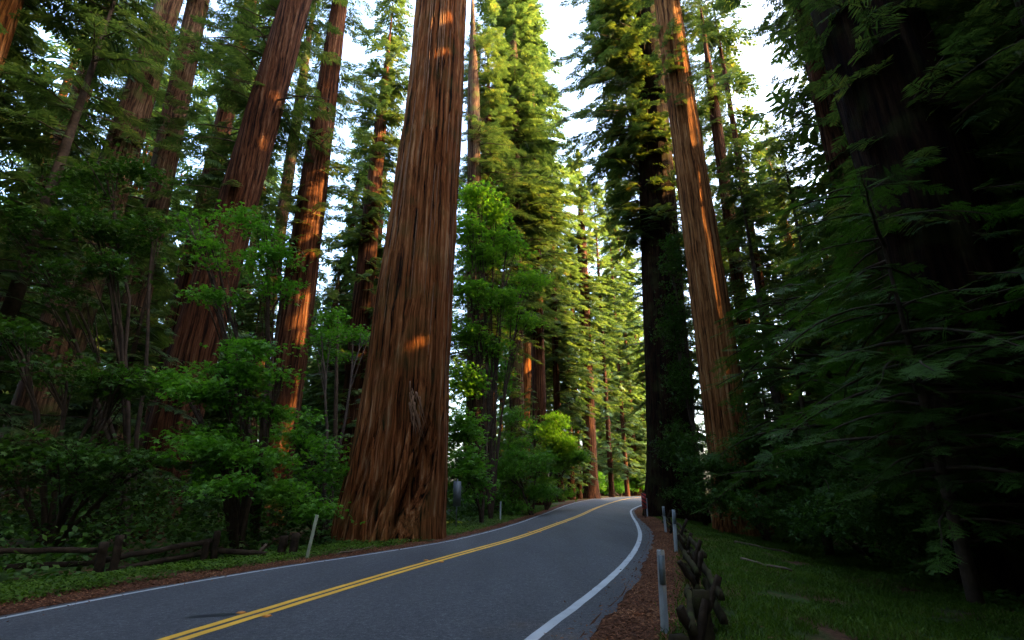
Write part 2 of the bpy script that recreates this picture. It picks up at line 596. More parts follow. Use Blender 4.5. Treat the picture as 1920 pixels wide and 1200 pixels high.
# needle litter on both verges
M_VERGE = rough_mat('verge_litter', [(0.3, (0.026, 0.012, 0.007)), (0.45, (0.064, 0.027, 0.015)), (0.6, (0.105, 0.045, 0.024)), (0.75, (0.165, 0.090, 0.053))], 22, 8, 0.8, 0.95, (1, 1, 1), 0.05)


def verge(edge_f, side, width_f):
    yy = np.concatenate([np.arange(-20, 45, 0.2), np.arange(45, 100, 1.0)])
    e = edge_f(yy)
    kk = np.linspace(-0.12, 1, 7)
    wv = width_f(yy) * (0.8 + 0.5 * pnoise(yy * 1.0, yy * 0, 1.3, 21 + side))
    xs = e[:, None] + side * kk[None, :] * wv[:, None]
    ys = np.repeat(yy[:, None], 7, axis=1)
    o = sheet('litter_verge', xs, ys, M_VERGE, lambda X, Y: np.where(np.abs(X - edge_f(Y)) * np.sign((X - edge_f(Y)) * side) < 0.03, rise(Y) + 0.001, ground(X, Y) + 0.012) + 0.010 * (pnoise(X * 9, Y * 9, 1.0, 8) - .3))
    return tag(o, kind='structure')


WR = lambda y: hermite([-20, 5, 9, 14, 22, 34, 60], [1.0, 1.0, 1.0, .95, 1.2, 1.3, .8], y)
WL = lambda y: hermite([-20, 5, 12, 20, 40, 60], [1.1, 1.1, .85, .75, .8, .8], y)
verge(pavR, 1, WR)
verge(pavL, -1, WL)


# ------------------------------------------------------------------ foliage templates (loose quads)
def rhomb(p, d, L, W, nrm=(0, 0, 1.0), droop=0.0):
    p, d = np.asarray(p, float), np.asarray(d, float)
    d = d / np.linalg.norm(d)
    s = np.cross(nrm, d)
    s /= np.linalg.norm(s)
    mid = p + d * L * .45 + np.array([0, 0, -droop * L * .3])
    tip = p + d * L + np.array([0, 0, -droop * L])
    return [p, mid - s * W / 2, tip, mid + s * W / 2]


def spray_lod1(seed, n=9, wd=0.085):
    """flat redwood branchlet, 1 long: one blade per side twig"""
    r = np.random.default_rng(seed)
    q = [rhomb((0, 0, 0), (1, 0, 0), 1.0, 0.07, droop=.12)]
    for i in range(n):
        x = 0.06 + 0.88 * i / n
        for s in (-1, 1):
            L = (0.50 * (1 - x) + 0.16) * r.uniform(.75, 1.2)
            a = math.radians(r.uniform(42, 66))
            q.append(rhomb((x, 0, -.12 * x * x), (math.cos(a), s * math.sin(a), r.uniform(-.22, .05)), L, wd * r.uniform(.8, 1.3), droop=.15))
    return np.array(q)


def spray_lod0(seed, n=8, m=9):
    """flat redwood branchlet with needles: narrow leaflets paired along each side twig"""
    r = np.random.default_rng(seed)
    q = []

    def twig(p, a, L, z):
        d = np.array([math.cos(a), math.sin(a), z])
        q.append(rhomb(p, d, L, 0.012, droop=.1))
        for i in range(m):
            t = 0.08 + 0.88 * i / m
            l = 0.085 * (1 - .55 * t) * r.uniform(.8, 1.15)
            for s in (-1, 1):
                b = a + s * math.radians(r.uniform(45, 62))
                q.append(rhomb(p + d * L * t + [0, 0, -.1 * L * t * t], (math.cos(b), math.sin(b), r.uniform(-.2, .1)), l, 0.021, droop=.15))
    twig(np.zeros(3), 0.0, 1.0, 0)
    for i in range(n):
        x = 0.08 + 0.84 * i / n
        for s in (-1, 1):
            L = (0.46 * (1 - x) + 0.14) * r.uniform(.75, 1.2)
            twig(np.array([x, 0, -.1 * x * x]), s * math.radians(r.uniform(42, 62)), L, r.uniform(-.2, .05))
    return np.array(q)


def spray_lod2(seed, n=4):
    r = np.random.default_rng(seed)
    q = [rhomb((0, 0, 0), (1, 0, 0), 1.0, 0.16, droop=.15)]
    for i in range(n):
        x = 0.1 + 0.8 * i / n
        for s in (-1, 1):
            a = math.radians(r.uniform(35, 65))
            q.append(rhomb((x, 0, 0), (math.cos(a), s * math.sin(a), r.uniform(-.35, .1)), (0.45 * (1 - x) + .2) * r.uniform(.8, 1.2), 0.15, droop=.2))
    return np.array(q)


SP0 = [spray_lod0(i) for i in range(3)]
SP1 = [spray_lod1(i) for i in range(5)]
SPW = [spray_lod1(i + 20, 7, 0.15) for i in range(5)]
SP2 = [spray_lod2(i) for i in range(4)]


def conifer(seed, h0, h1, L0, L1, per_m, step, tmpl, ssize, trunk_r=0.3, clump=0.35, limb=True, shape=0.8, hang=0.0, bendup=0.10, az=None):
    """branches round a trunk on the z axis -> foliage quads, limb (V,Q)"""
    r = np.random.default_rng(seed)
    nb = int((h1 - h0) * per_m)
    z = np.sort(r.uniform(h0, h1, nb))
    azs = (np.arange(nb) * 2.39996 + r.normal(0, .5, nb)) if az is None else r.uniform(az[0], az[1], nb)
    # leave gaps and heavy clumps
    nn = vnoise((azs / (2 * np.pi)) % 1, z / 2.6, 5, 80, seed + 5)
    keep = nn > clump
    z, azs, nn = z[keep], azs[keep], nn[keep]
    nb = len(z)
    t = (z - h0) / (h1 - h0)
    env = np.minimum(1, (t + .08) / .22) * (1 - t) ** shape
    L = (L1 + (L0 - L1) * env) * r.uniform(.4, 1.3, nb) * (.5 + .85 * nn)
    P, LV = [], []
    ns = 6
    e0 = r.normal(bendup, .14, nb)
    drp = r.uniform(.18, .42, nb) + hang
    buck = {i: ([], [], []) for i in range(len(tmpl))}
    for b in range(nb):
        d = np.array([math.cos(azs[b]), math.sin(azs[b])])
        s = np.linspace(0, 1, ns + 1)
        wob = r.normal(0, .05, ns + 1).cumsum() * L[b] * .35
        rr = trunk_r * .6 + s * L[b]
        zz = z[b] + e0[b] * s * L[b] - drp[b] * s**2 * L[b]
        pts = np.stack([d[0] * rr - d[1] * wob, d[1] * rr + d[0] * wob, zz], 1)
        if limb:
            rad = (0.012 + 0.011 * L[b]) * (1 - .85 * s) + .004
            LV.append(tube(pts, rad, 4, False))
        k = max(2, int(L[b] / step))
        u = np.clip(0.16 + 0.84 * (np.arange(k) + r.uniform(-.3, .3, k)) / k, .1, 1)
        pos = np.stack([np.interp(u, s, pts[:, i]) for i in range(3)], 1)
        side = np.where(np.arange(k) % 2 == 0, 1, -1)
        a = azs[b] + side * np.radians(r.uniform(25, 70, k)) * (1 - .6 * u)
        dirs = np.stack([np.cos(a), np.sin(a), r.normal(-.22 - hang, .18, k)], 1)
        sz = ssize * (1.15 - .45 * u) * r.uniform(.7, 1.25, k)
        ti = r.integers(0, len(tmpl), k)
        roll = r.normal(0, .35, k)
        for i in range(k):
            B = buck[ti[i]]
            B[0].append(dirs[i]); B[1].append(pos[i]); B[2].append((sz[i], roll[i]))
        B = buck[0]
        B[0].append(np.array([d[0], d[1], -.25 - hang])); B[1].append(pts[-1]); B[2].append((ssize * .9, 0))
    for i, (D, T, SR) in buck.items():
        if D:
            SR = np.array(SR)
            M = frames(np.array(D), SR[:, 1])
            P.append(place(tmpl[i], M, np.array(T), SR[:, 0]))
    return np.vstack(P), (merge(LV) if LV else None)


# leaf template: five radiating lobes
def maple_leaf():
    q = []
    for a, L, W in ((0, 1, .42), (52, .85, .36), (-52, .85, .36), (108, .5, .28), (-108, .5, .28)):
        a = math.radians(a)
        q.append(rhomb((0, 0, 0), (math.cos(a), math.sin(a), -.12), L, W, droop=.12))
    return np.array(q)


def oval_leaves():
    q = []
    r = np.random.default_rng(5)
    for i in range(5):
        a = r.uniform(0, 6.28)
        q.append(rhomb((r.uniform(-.5, .5), r.uniform(-.5, .5), r.uniform(-.3, .3)), (math.cos(a), math.sin(a), r.uniform(-.4, .3)), .75, .42, droop=.15))
    return np.array(q)


MAPLE = maple_leaf()
OVAL = oval_leaves()


def leaf_cloud(seed, lobes, tmpl, size, dens=1.0, flat=0.5):
    """leaves in layered tiers round each lobe: lobes = (cx,cy,cz, rx,ry,rz, count)"""
    r = np.random.default_rng(seed)
    P = []
    for (cx, cy, cz, rx, ry, rz, n) in lobes:
        # sub-clusters so that gaps open between twigs
        nc = max(6, int(n / 26))
        dv = r.normal(size=(nc, 3))
        dv /= np.linalg.norm(dv, axis=1)[:, None]
        cc = dv * (r.uniform(.02, 1, nc) ** .55 * np.where(r.random(nc) < .18, r.uniform(1, 1.5, nc), 1))[:, None] * [rx, ry, rz]
        idx = r.integers(0, nc, int(n * dens))
        spread = r.normal(size=(len(idx), 3)) * [.38, .38, .11]
        spread *= (size / .16) ** .5
        tips = cc[idx]
        pos = tips + spread
        pos[:, 2] -= 0.25 * np.linalg.norm(spread[:, :2], axis=1)
        pos += [cx, cy, cz]
        a = r.uniform(0, 2 * np.pi, len(idx))
        d = np.stack([np.cos(a), np.sin(a), r.normal(-.25, .3, len(idx))], 1)
        M = frames(d, r.normal(0, flat, len(idx)))
        P.append(place(tmpl, M, pos, size * r.uniform(.6, 1.25, len(idx))))
    return np.vstack(P)


def stems(seed, base, lobes, r0=0.09):
    r = np.random.default_rng(seed)
    out = []
    for (cx, cy, cz, rx, ry, rz, n) in (lobes[::3] if len(lobes) > 12 else lobes):
        e = np.array([cx, cy, cz])
        b = np.array(base)
        s = np.linspace(0, 1, 8)[:, None]
        mid = b + (e - b) * [.35, .35, .6]
        pts = (1 - s)**2 * b + 2 * s * (1 - s) * mid + s**2 * e
        pts[1:-1] += r.normal(0, .05, (6, 3))
        out.append(tube(pts, np.linspace(r0, r0 * .3, 8), 6, False))
        for j in range(7):
            dv = r.normal(size=3)
            dv[2] = abs(dv[2]) * .5
            dv /= np.linalg.norm(dv)
            f = r.uniform(.55, 1)
            p0 = pts[int(f * 7)]
            p2 = e + dv * [rx, ry, rz] * .85
            ss = np.linspace(0, 1, 5)[:, None]
            pm = (p0 + p2) / 2 + [0, 0, .12]
            out.append(tube((1 - ss)**2 * p0 + 2 * ss * (1 - ss) * pm + ss**2 * p2, np.linspace(r0 * .32, .008, 5), 4, False))
    return merge(out)


# ------------------------------------------------------------------ trunks
def trunk_mesh(name, mat, radii, H, lean=(0, 0), seg=72, rows=110, seed=0, ridge=0.05, butt=0.15, sink=0.6, ridge_w=0.34):
    """radii: function z -> radius; lean: metres of x,y per metre of height"""
    z = -sink + (H + sink) * np.linspace(0, 1, rows) ** 1.45
    u = np.linspace(0, 1, seg, endpoint=False)
    Z, U = np.meshgrid(z, u, indexing='ij')
    R = radii(Z)
    rb = float(radii(np.array([2.0]))[0])
    nr = max(8, int(2 * math.pi * rb / ridge_w))
    warp = (vnoise(U, Z / 3.0 + 3, 7, 60, seed + 1) - .5) * 0.10
    a = vnoise((U + warp * .6) % 1, Z / 5.0 + 1, nr, 60, seed + 2)
    b = vnoise((U + warp) % 1, Z / 2.2 + 1, nr * 2, 90, seed + 3)
    c = vnoise(U, Z / 0.9 + 2, nr * 4, 160, seed + 4)
    rg = (1 - np.abs(2 * a - 1)) ** 1.3 * .6 + (1 - np.abs(2 * b - 1)) * .3 + c * .18
    low = vnoise(U, Z / 6.0 + 1, 7, 40, seed + 6) - .5
    bt = vnoise(U, Z / 7.0 + .4, 9, 40, seed + 7) - .4
    R = R * (1 + 0.07 * low + butt * bt * np.exp(-np.maximum(Z, 0) / (1.3 * rb + .5)))
    R = R + (rg - .5) * ridge * 2
    th = U * 2 * np.pi
    V = np.stack([R * np.cos(th) + lean[0] * Z, R * np.sin(th) + lean[1] * Z, Z], 2).reshape(-1, 3)
    i = np.arange(rows - 1)[:, None] * seg
    j = np.arange(seg)[None, :]
    j1 = (j + 1) % seg
    Q = np.stack([i + j, i + j1, i + seg + j1, i + seg + j], 2).reshape(-1, 4)
    return raw_mesh(name, V, Q, mat, True)


def two_point(px1, py1, w1, px2, py2, w2, Y):
    """trunk standing at distance Y through two sighted points -> base, lean, radius(z)"""
    a, b = at(px1, py1, Y), at(px2, py2, Y)
    ra = width_at(w1, px1, py1, Y) / 2
    rb = width_at(w2, px2, py2, Y) / 2
    lx = (b[0] - a[0]) / (b[2] - a[2])
    x0 = a[0] - lx * a[2]
    gz = float(ground(x0, Y))
    x0 = a[0] - lx * (a[2] - gz)
    kk = (rb - ra) / (b[2] - a[2])

    def rad(z, za=a[2] - gz, ra=ra, kk=kk):
        z = np.asarray(z, float)
        r = ra + kk * (z - za)
        rm = ra * .28
        r = np.where(r < rm, rm, r)
        r = np.minimum(r, ra * 1.5)
        return r * (1 + .28 * np.exp(-np.maximum(z, 0) / (ra * 1.6 + .2)))
    return (x0, Y, gz), lx, rad


CROWNS = {}


def crown_mesh(key):
    if key in CROWNS:
        return CROWNS[key]
    kw = {
        'tall_a': dict(seed=1, h0=9, h1=62, L0=5.0, L1=1.0, per_m=6.0, step=.33, tmpl=SP1, ssize=1.1, clump=.32),
        'tall_b': dict(seed=2, h0=11, h1=58, L0=4.4, L1=.9, per_m=5.6, step=.33, tmpl=SP1, ssize=1.0, clump=.38),
        'tall_c': dict(seed=3, h0=7, h1=55, L0=5.2, L1=1.1, per_m=5.4, step=.36, tmpl=SPW, ssize=1.1, clump=.36),
        'sparse': dict(seed=4, h0=7, h1=56, L0=3.0, L1=.8, per_m=5.0, step=.33, tmpl=SP1, ssize=.9, clump=.46),
        'dense': dict(seed=5, h0=4, h1=56, L0=6.2, L1=.5, per_m=9.0, step=.36, tmpl=SPW, ssize=1.2, clump=.15, hang=.10, shape=.75),
        'mid': dict(seed=15, h0=3, h1=50, L0=5.0, L1=.5, per_m=7.5, step=.38, tmpl=SPW, ssize=1.25, clump=.28, hang=.06, shape=.65),
        'low_a': dict(seed=6, h0=1.0, h1=26, L0=4.0, L1=.6, per_m=5.5, step=.30, tmpl=SP1, ssize=.9, clump=.22, trunk_r=.1, shape=.7),
        'low_b': dict(seed=7, h0=.6, h1=15, L0=3.2, L1=.5, per_m=6.5, step=.28, tmpl=SP1, ssize=.8, clump=.2, trunk_r=.08),
        'near_a': dict(seed=8, h0=1.2, h1=11.5, L0=4.8, L1=.8, per_m=8.5, step=.30, tmpl=SP0, ssize=.85, clump=.22, trunk_r=.1, shape=.45, hang=.02),
        'near_b': dict(seed=9, h0=.8, h1=9, L0=3.9, L1=.7, per_m=9, step=.30, tmpl=SP0, ssize=.8, clump=.22, trunk_r=.1, shape=.5, hang=.03),
        'far_a': dict(seed=10, h0=4, h1=56, L0=5.5, L1=1.2, per_m=2.6, step=.75, tmpl=SP2, ssize=2.0, clump=.3, limb=False),
        'far_b': dict(seed=11, h0=2, h1=44, L0=6.0, L1=1.0, per_m=2.8, step=.75, tmpl=SP2, ssize=2.1, clump=.25, limb=False),
        'far_low': dict(seed=12, h0=.3, h1=14, L0=5.0, L1=1.0, per_m=5, step=.7, tmpl=SP2, ssize=1.7, clump=.15, limb=False),
    }[key]
    q, lv = conifer(**kw)
    CROWNS[key] = (q, lv, None, None)
    if not key.startswith('far'):
        me = quads_mesh('crown', q, M_NEEDLE_NEAR if key.startswith('near') else M_NEEDLE)
        CROWNS[key] = (q, lv, me, None)
    return CROWNS[key]


TOPS = dict(tall_a=62, tall_b=58, tall_c=55, sparse=56, dense=56, mid=50, low_a=26, low_b=15, near_a=11.5, near_b=9)


def trunk_with_limbs(tm, lv, rx, rz, sc, zoff, mat2):
    """append the limbs (turned, scaled, lifted) to the trunk mesh"""
    n = len(tm.vertices)
    co = np.empty(n * 3, dtype=np.float32)
    tm.vertices.foreach_get('co', co)
    q = np.empty(len(tm.loops), dtype=np.int32)
    tm.loops.foreach_get('vertex_index', q)
    q = q.reshape(-1, 4)
    v2 = (lv[0] * sc) @ (rot_axis((0, 1, 0), rx) @ rot_z(rz)).T + np.array([0, 0, zoff])
    me = raw_mesh('trunk', np.vstack([co.reshape(-1, 3), v2]), np.vstack([q, lv[1] + n]), [tm.materials[0], mat2], True,
                  np.r_[np.zeros(len(q)), np.ones(len(lv[1]))])
    bpy.data.meshes.remove(tm)
    return me


def redwood(label, p, bark, crown, H=60, rz=0.0, scale=1.0, zoff=0.0, group=None, seg=64, rows=90, seed=0, name='redwood_tree', ridge=.035, butt=.15, rad=None):
    if not rad:
        base, lx, rf = two_point(*p)
    if rad:
        base, lx, rf = rad
    t = empty(name, base)
    tag(t, label, 'tree', group)
    if crown:
        H = TOPS[crown] * scale + zoff
    rf2 = lambda z: rf(z) * np.clip((H - np.asarray(z)) / (.3 * H), 0.04, 1)
    tm = trunk_mesh('trunk', bark, rf2, H, (lx, 0), seg, rows, seed, ridge, butt)
    if crown:
        _, lv, me, lm = crown_mesh(crown)
        tm = trunk_with_limbs(tm, lv, math.atan(lx), rz, scale, zoff, B_LIMB)
    link('trunk', tm, t)
    if crown:
        o = link('crown', me, t)
        o.location = (0, 0, zoff)
        o.rotation_euler = (0, math.atan(lx), rz)
        o.scale = (scale, scale, scale)
    return t


# --- the giant on the left edge of the road
YB = 19.5
rows_px = [(1010, 622, 832), (960, 632, 831), (900, 650, 836), (850, 661, 837), (800, 672, 838), (700, 690, 841), (600, 703, 846), (400, 736, 853), (200, 766, 864), (0, 784, 873)]
zz_, rr_, xx_ = [], [], []
for (py, xa, xb) in rows_px:
    pc = at((xa + xb) / 2, py, YB)
    zz_.append(pc[2]); xx_.append(pc[0]); rr_.append(width_at(xb - xa, (xa + xb) / 2, py, YB) / 2)
zz_, rr_, xx_ = map(np.array, (zz_, rr_, xx_))
gz = float(ground(xx_[0], YB))


def big_rad(z):
    z = np.asarray(z, float)
    return np.interp(z, zz_ - gz, rr_) * np.where(z > zz_[-1] - gz, np.maximum(.3, 1 - (z - zz_[-1] + gz) * .02), 1)


big = empty('giant_redwood', (xx_[0], YB, gz))
tag(big, 'giant redwood with furrowed red bark and a broad flared foot beside the left road edge', 'tree')
me = trunk_mesh('trunk', B_BIG, lambda z: big_rad(z) * np.clip((80 - np.asarray(z)) / 20, .04, 1), 80, (0, 0), 640, 380, 40, 0.085, 0.10, .6, .42)
co = np.empty(len(me.vertices) * 3, dtype=np.float32)
me.vertices.foreach_get('co', co)
co = co.reshape(-1, 3)
co[:, 0] += np.interp(co[:, 2], zz_ - gz, xx_ - xx_[0])
# hollow, charred cavity on the lower front right and long root ridges
thv = np.arctan2(co[:, 1], co[:, 0] - np.interp(co[:, 2], zz_ - gz, xx_ - xx_[0]))
for (a0, z0, sa, sz, dep) in ((-1.02, 2.0, .20, 1.9, .85), (-.72, 2.6, .10, 1.5, .45), (-1.30, .8, .07, .9, .4), (-1.75, 1.0, .08, 1.2, .30), (-1.45, 1.2, .06, 1.5, .25), (-2.1, 2.0, .06, 2.2, .2)):
    kf = np.exp(-((thv - a0 - .10 * (co[:, 2] - z0)) / sa) ** 2 - ((co[:, 2] - z0) / sz) ** 2) * dep
    co[:, 1] += kf
me.vertices.foreach_set('co', co.ravel())
me.update()
link('trunk', trunk_with_limbs(me, (crown_mesh('tall_a')[1][0] + np.array([float(xx_[-1] - xx_[0]), 0, 20]), crown_mesh('tall_a')[1][1]), 0, 0, 1, 0, B_LIMB), big)


def on_big(th, z, off=0.0):
    r = float(big_rad(z)) + off
    return np.array([np.interp(z, zz_ - gz, xx_ - xx_[0]) + r * math.cos(th), r * math.sin(th), z])


def strip_path(th0, z0, th1, z1, w0, w1, off, seed, seg=6, n=24, bow=0.0):
    r = np.random.default_rng(seed)
    s = np.linspace(0, 1, n)
    th = th0 + (th1 - th0) * s + bow * np.sin(np.pi * s) + r.normal(0, .008, n).cumsum() * .3
    z = z0 + (z1 - z0) * s
    pts = np.array([on_big(a, b, off) for a, b in zip(th, z)])
    rad = np.interp(s, [0, .15, 1], [w0 * .3, w0, w1])
    return tube(pts, rad, seg, True)


for (a0, z0, a1, z1, w0, w1, bow) in ((-1.20, 3.9, -1.62, -.1, .09, .17, .10), (-1.05, 3.2, -1.42, -.1, .07, .15, -.05), (-1.95, 3.4, -1.78, -.1, .06, .10, .05)):
    v, q = strip_path(a0, z0, a1, z1, w0, w1, -.02, int(abs(a0) * 100), 8, 40, bow)
    v = v + (rng.random(v.shape) - .5) * .02
    link('root_ridge', raw_mesh('root_ridge', v, q, B_BIG, True), big)
# torn splinters hanging under the scar
sp = []
r = np.random.default_rng(3)
for i in range(34):
    a = r.uniform(-1.30, -1.02)
    z = 4.9 - 2.2 * (a + 1.3) + r.uniform(-.5, .5)
    p0 = on_big(a, z, .0)
    L = r.uniform(.35, 1.1)
    d = np.array([r.uniform(.0, .45), -r.uniform(.02, .25), -1.0])
    p2 = p0 + d * L
    s = np.linspace(0, 1, 5)[:, None]
    sp.append(tube(p0 * (1 - s) + p2 * s + [0, -.04, 0] * np.sin(s * 3.1), np.linspace(.022, .004, 5), 4, True))
v, q = merge(sp)
M_SPL = rough_mat('torn_bark_fibre', [(0.3, (.09, .04, .02)), (0.7, (.27, .15, .08))], 9, 4, .3, .9, (1, 1, .2))
link('bark_splinters', raw_mesh('bark_splinters', v, q, M_SPL), big)
# long loose strips of bark
st = []
for i in range(46):
    a = r.uniform(-2.9, -.25)
    z0 = r.uniform(5, 27)
    L = r.uniform(2.0, 6.5)
    st.append(strip_path(a, z0 + L, a + r.normal(0, .02), z0, r.uniform(.012, .028), .012, .055, 100 + i, 4, 14))
v, q = merge(st)
link('bark_strips', raw_mesh('bark_strips', v, q, M_SPL), big)
# crown starts above the picture: upper limbs
q_, lv_, me_, lm_ = crown_mesh('tall_a')
o = link('crown', me_, big)
o.location = (float(xx_[-1] - xx_[0]), 0, 20)

# --- left hand trees
L_ = [
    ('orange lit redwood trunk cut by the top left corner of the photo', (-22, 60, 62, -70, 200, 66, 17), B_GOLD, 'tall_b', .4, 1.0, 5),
    ('thick mossy redwood, leftmost of the leaning trunks against the sky', (303, 50, 40, 255, 200, 50, 27), B_MOSS, 'tall_b', 1.7, 1.0, 0),
    ('redwood trunk with an amber sun patch left of the thin clumped trunks', (368, 20, 34, 304, 330, 40, 29), B_MOSS, 'sparse', 2.9, 1.0, 0),
    ('narrow dark redwood trunk just left of the broad reddish one', (448, 100, 24, 405, 300, 32, 33), B_RED, 'sparse', 4.1, 1.05, 0),
    ('broad reddish redwood trunk rising through the light green maple', (548, 30, 50, 455, 350, 66, 24), B_RED, 'tall_b', .9, .9, 7),
    ('straight redwood trunk with purple shaded edge between maple and giant', (622, 110, 33, 567, 500, 57, 30), B_RED, 'sparse', 5.4, 1.0, 6),
    ('redwood with sunlit top growing behind the left flank of the giant', (715, 220, 20, 684, 520, 40, 42), B_RED, 'tall_c', 3.3, 1.0, 0),
    ('thin mossy trunk between the broad reddish trunk and the straight one', (545, 300, 19, 512, 520, 23, 37), B_MOSS, 'sparse', .2, .9, 2),
]
for i, (lab, p, bk, cr, rz, sc, zo) in enumerate(L_):
    redwood(lab, p, bk, cr, 58, rz, sc, zo, seed=50 + i * 9)
redwood('pole thin dark trunk standing in front of the gap left of the giant', (633, 600, 5, 630, 740, 7, 33), B_LIMB, None, 16, seed=401, seg=16, rows=40, ridge=.005, name='thin_tree')

# --- middle trees
M_ = [
    ('paired red trunk, left one of the twins right of the giant', (898, 660, 13, 895, 800, 15, 50), B_RED, None, 0, 1, 0),
    ('paired dark red trunk, right one of the twins right of the giant', (917, 560, 20, 918, 780, 24, 48), B_RED, 'tall_c', 1.1, .8, 12),
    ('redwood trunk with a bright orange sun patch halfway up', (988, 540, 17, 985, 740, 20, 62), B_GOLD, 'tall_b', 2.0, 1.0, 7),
    ('straight dark redwood trunk beside the orange lit one', (1004, 450, 20, 1011, 760, 26, 56), B_RED, 'tall_b', 3.0, .9, 8),
    ('slim redwood standing where the road bends, crown in the sky gap', (1089, 400, 15, 1103, 780, 26, 82), B_RED, 'mid', 4.2, 1.02, 12),
    ('dark redwood hidden in foliage directly right of the top of the giant', (887, 100, 20, 891, 500, 30, 44), B_MOSS, 'tall_a', 5.0, .95, 2),
    ('tall feathery redwood with drooping green sprays right of the giant', (962, 60, 14, 966, 480, 26, 52), B_MOSS, 'dense', .6, 1.15, 15),
    ('slender trunk behind the bend, left of the pale stems', (1158, 640, 9, 1162, 850, 12, 140), B_RED, 'tall_c', 1.4, 1.0, 0),
    ('pale slim stem at the bend next to the dark giant on the right', (1201, 740, 6, 1205, 850, 8, 150), B_RED, 'sparse', 2.4, 1.1, 4),
]
for i, (lab, p, bk, cr, rz, sc, zo) in enumerate(M_):
    redwood(lab, p, bk, cr, 58 if i != 4 else 44, rz, sc, zo, seed=200 + i * 9, seg=48, rows=70)

def redwood_at(label, x, y, r0, crown, sc, rz, zoff=0, bark=None):
    base = (x, y, float(ground(x, y)))
    rf = lambda z: r0 * (1 - .5 * np.asarray(z, float) / 60) * (1 + .3 * np.exp(-np.maximum(np.asarray(z, float), 0) / (r0 * 2)))
    return redwood(label, None, bark or B_RED, crown, 58, rz, sc, zoff, seed=int(abs(x * 13 + y * 7)), seg=36, rows=60, rad=(base, 0.0, rf))


def tree_to(label, px, py_top, Y, crown, rz, r0=.5, bark=None):
    p = at(px, py_top, Y)
    return redwood_at(label, p[0], Y, r0, crown, (p[2] - float(ground(p[0], Y))) / TOPS[crown], rz, 0, bark)


tree_to('sunlit conifer top between the slim bend redwood and the dark right mass', 1150, 330, 138, 'mid', 1.2)
tree_to('conifer top just left of the slim bend redwood, catching yellow light', 1035, 350, 92, 'mid', 2.2)
tree_to('lower conifer filling the gap right of the slim bend redwood', 1125, 520, 128, 'mid', 3.2)
tree_to('lower conifer filling the gap left of the slim bend redwood', 1058, 540, 76, 'mid', 4.9)
tree_to('conifer at the far end of the road beside the dark giant redwood', 1178, 540, 150, 'mid', 5.9)
tree_to('tall yellowish conifer behind the feathery one', 984, -20, 74, 'dense', 4.0)
tree_to('tall conifer behind the sunlit topped redwood left of the giant', 690, 300, 60, 'mid', 2.4)
tree_to('conifer between the straight trunk and the giant, lower crown', 640, 480, 50, 'mid', 1.0)
tree_to('conifer far behind the thin mossy trunk', 515, 470, 58, 'mid', 3.0)
tree_to('conifer behind the narrow dark left trunk', 395, 470, 52, 'mid', .1)
tree_to('conifer behind the amber patched redwood', 300, 430, 48, 'mid', 5.1)
tree_to('golden green conifer behind the thin pale leaning trunk', 1430, 260, 66, 'mid', 2.9)
tree_to('conifer right of the thin pale leaning trunk', 1500, 400, 52, 'mid', 1.9)
tree_to('tall conifer whose branches show between golden lit trunk and sky', 1325, -60, 52, 'mid', .8)
tree_to('conifer left of the slim bend redwood, in front of its top', 1032, 330, 68, 'mid', 3.9)
tree_to('low conifer below the slim bend redwood crown', 1068, 470, 79, 'mid', 2.2, .4)
tree_to('conifer directly right of the slim bend redwood, closing the gap', 1112, 340, 104, 'mid', 1.7)
tree_to('conifer beyond the bend, second right of the slim bend redwood', 1140, 400, 120, 'mid', 4.4)
tree_to('conifer beyond the bend against the dark giant trunk', 1170, 430, 152, 'mid', 2.6)
redwood_at('redwood behind the massive dark one, its boughs hanging left over the bend', 16.5, 51.0, .8, 'sparse', .75, 1.9, 14)
redwood_at('redwood behind the massive dark one, farther round the bend', 20.5, 62.0, .8, 'dense', 1.0, 3.9, 2)
redwood_at('tall shaded redwood in the right wood nearest the sun', 23, 22, .9, 'dense', 1.1, .9, 4)  # added as a tall sun blocker for the left trunks
redwood_at('tall shaded redwood in the right wood behind the border trunk', 29, 13, .9, 'dense', 1.15, 2.9, 4)  # second added sun blocker, farther right
tree_to('loose crowned redwood against the bright sky at the upper right', 1440, -260, 47, 'sparse', 3.3, .35)
tree_to('second loose crowned redwood left of the slim warm lit trunk', 1500, -320, 40, 'sparse', 1.3, .3)
redwood_at('far left redwood with dense dark hanging crown', -23, 9.5, .9, 'dense', .85, 1.0)
redwood_at('dark redwood behind the leftmost maple, crown against the sky', -27, 19, .8, 'dense', .8, 2.0, 0)
redwood_at('dark redwood deep in the left wood', -34, 32, .8, 'tall_a', .8, 3.0)
redwood_at('redwood at the left limit of view behind the thicket', -33, 20, .8, 'dense', 1.0, 4.0)
redwood_at('redwood in the right wood beyond the black giant', 24, 17, .9, 'dense', .9, 2.0)
redwood_at('redwood deep in the right wood behind the green conifer wall', 29, 30, .8, 'dense', 1.0, 3.4)
redwood_at('redwood deep in the right wood, farther back', 33, 46, .8, 'mid', .6, 4.4)
redwood_at('redwood overhanging the right border of the view', 19, 9, 1.0, 'dense', .9, 5.2)

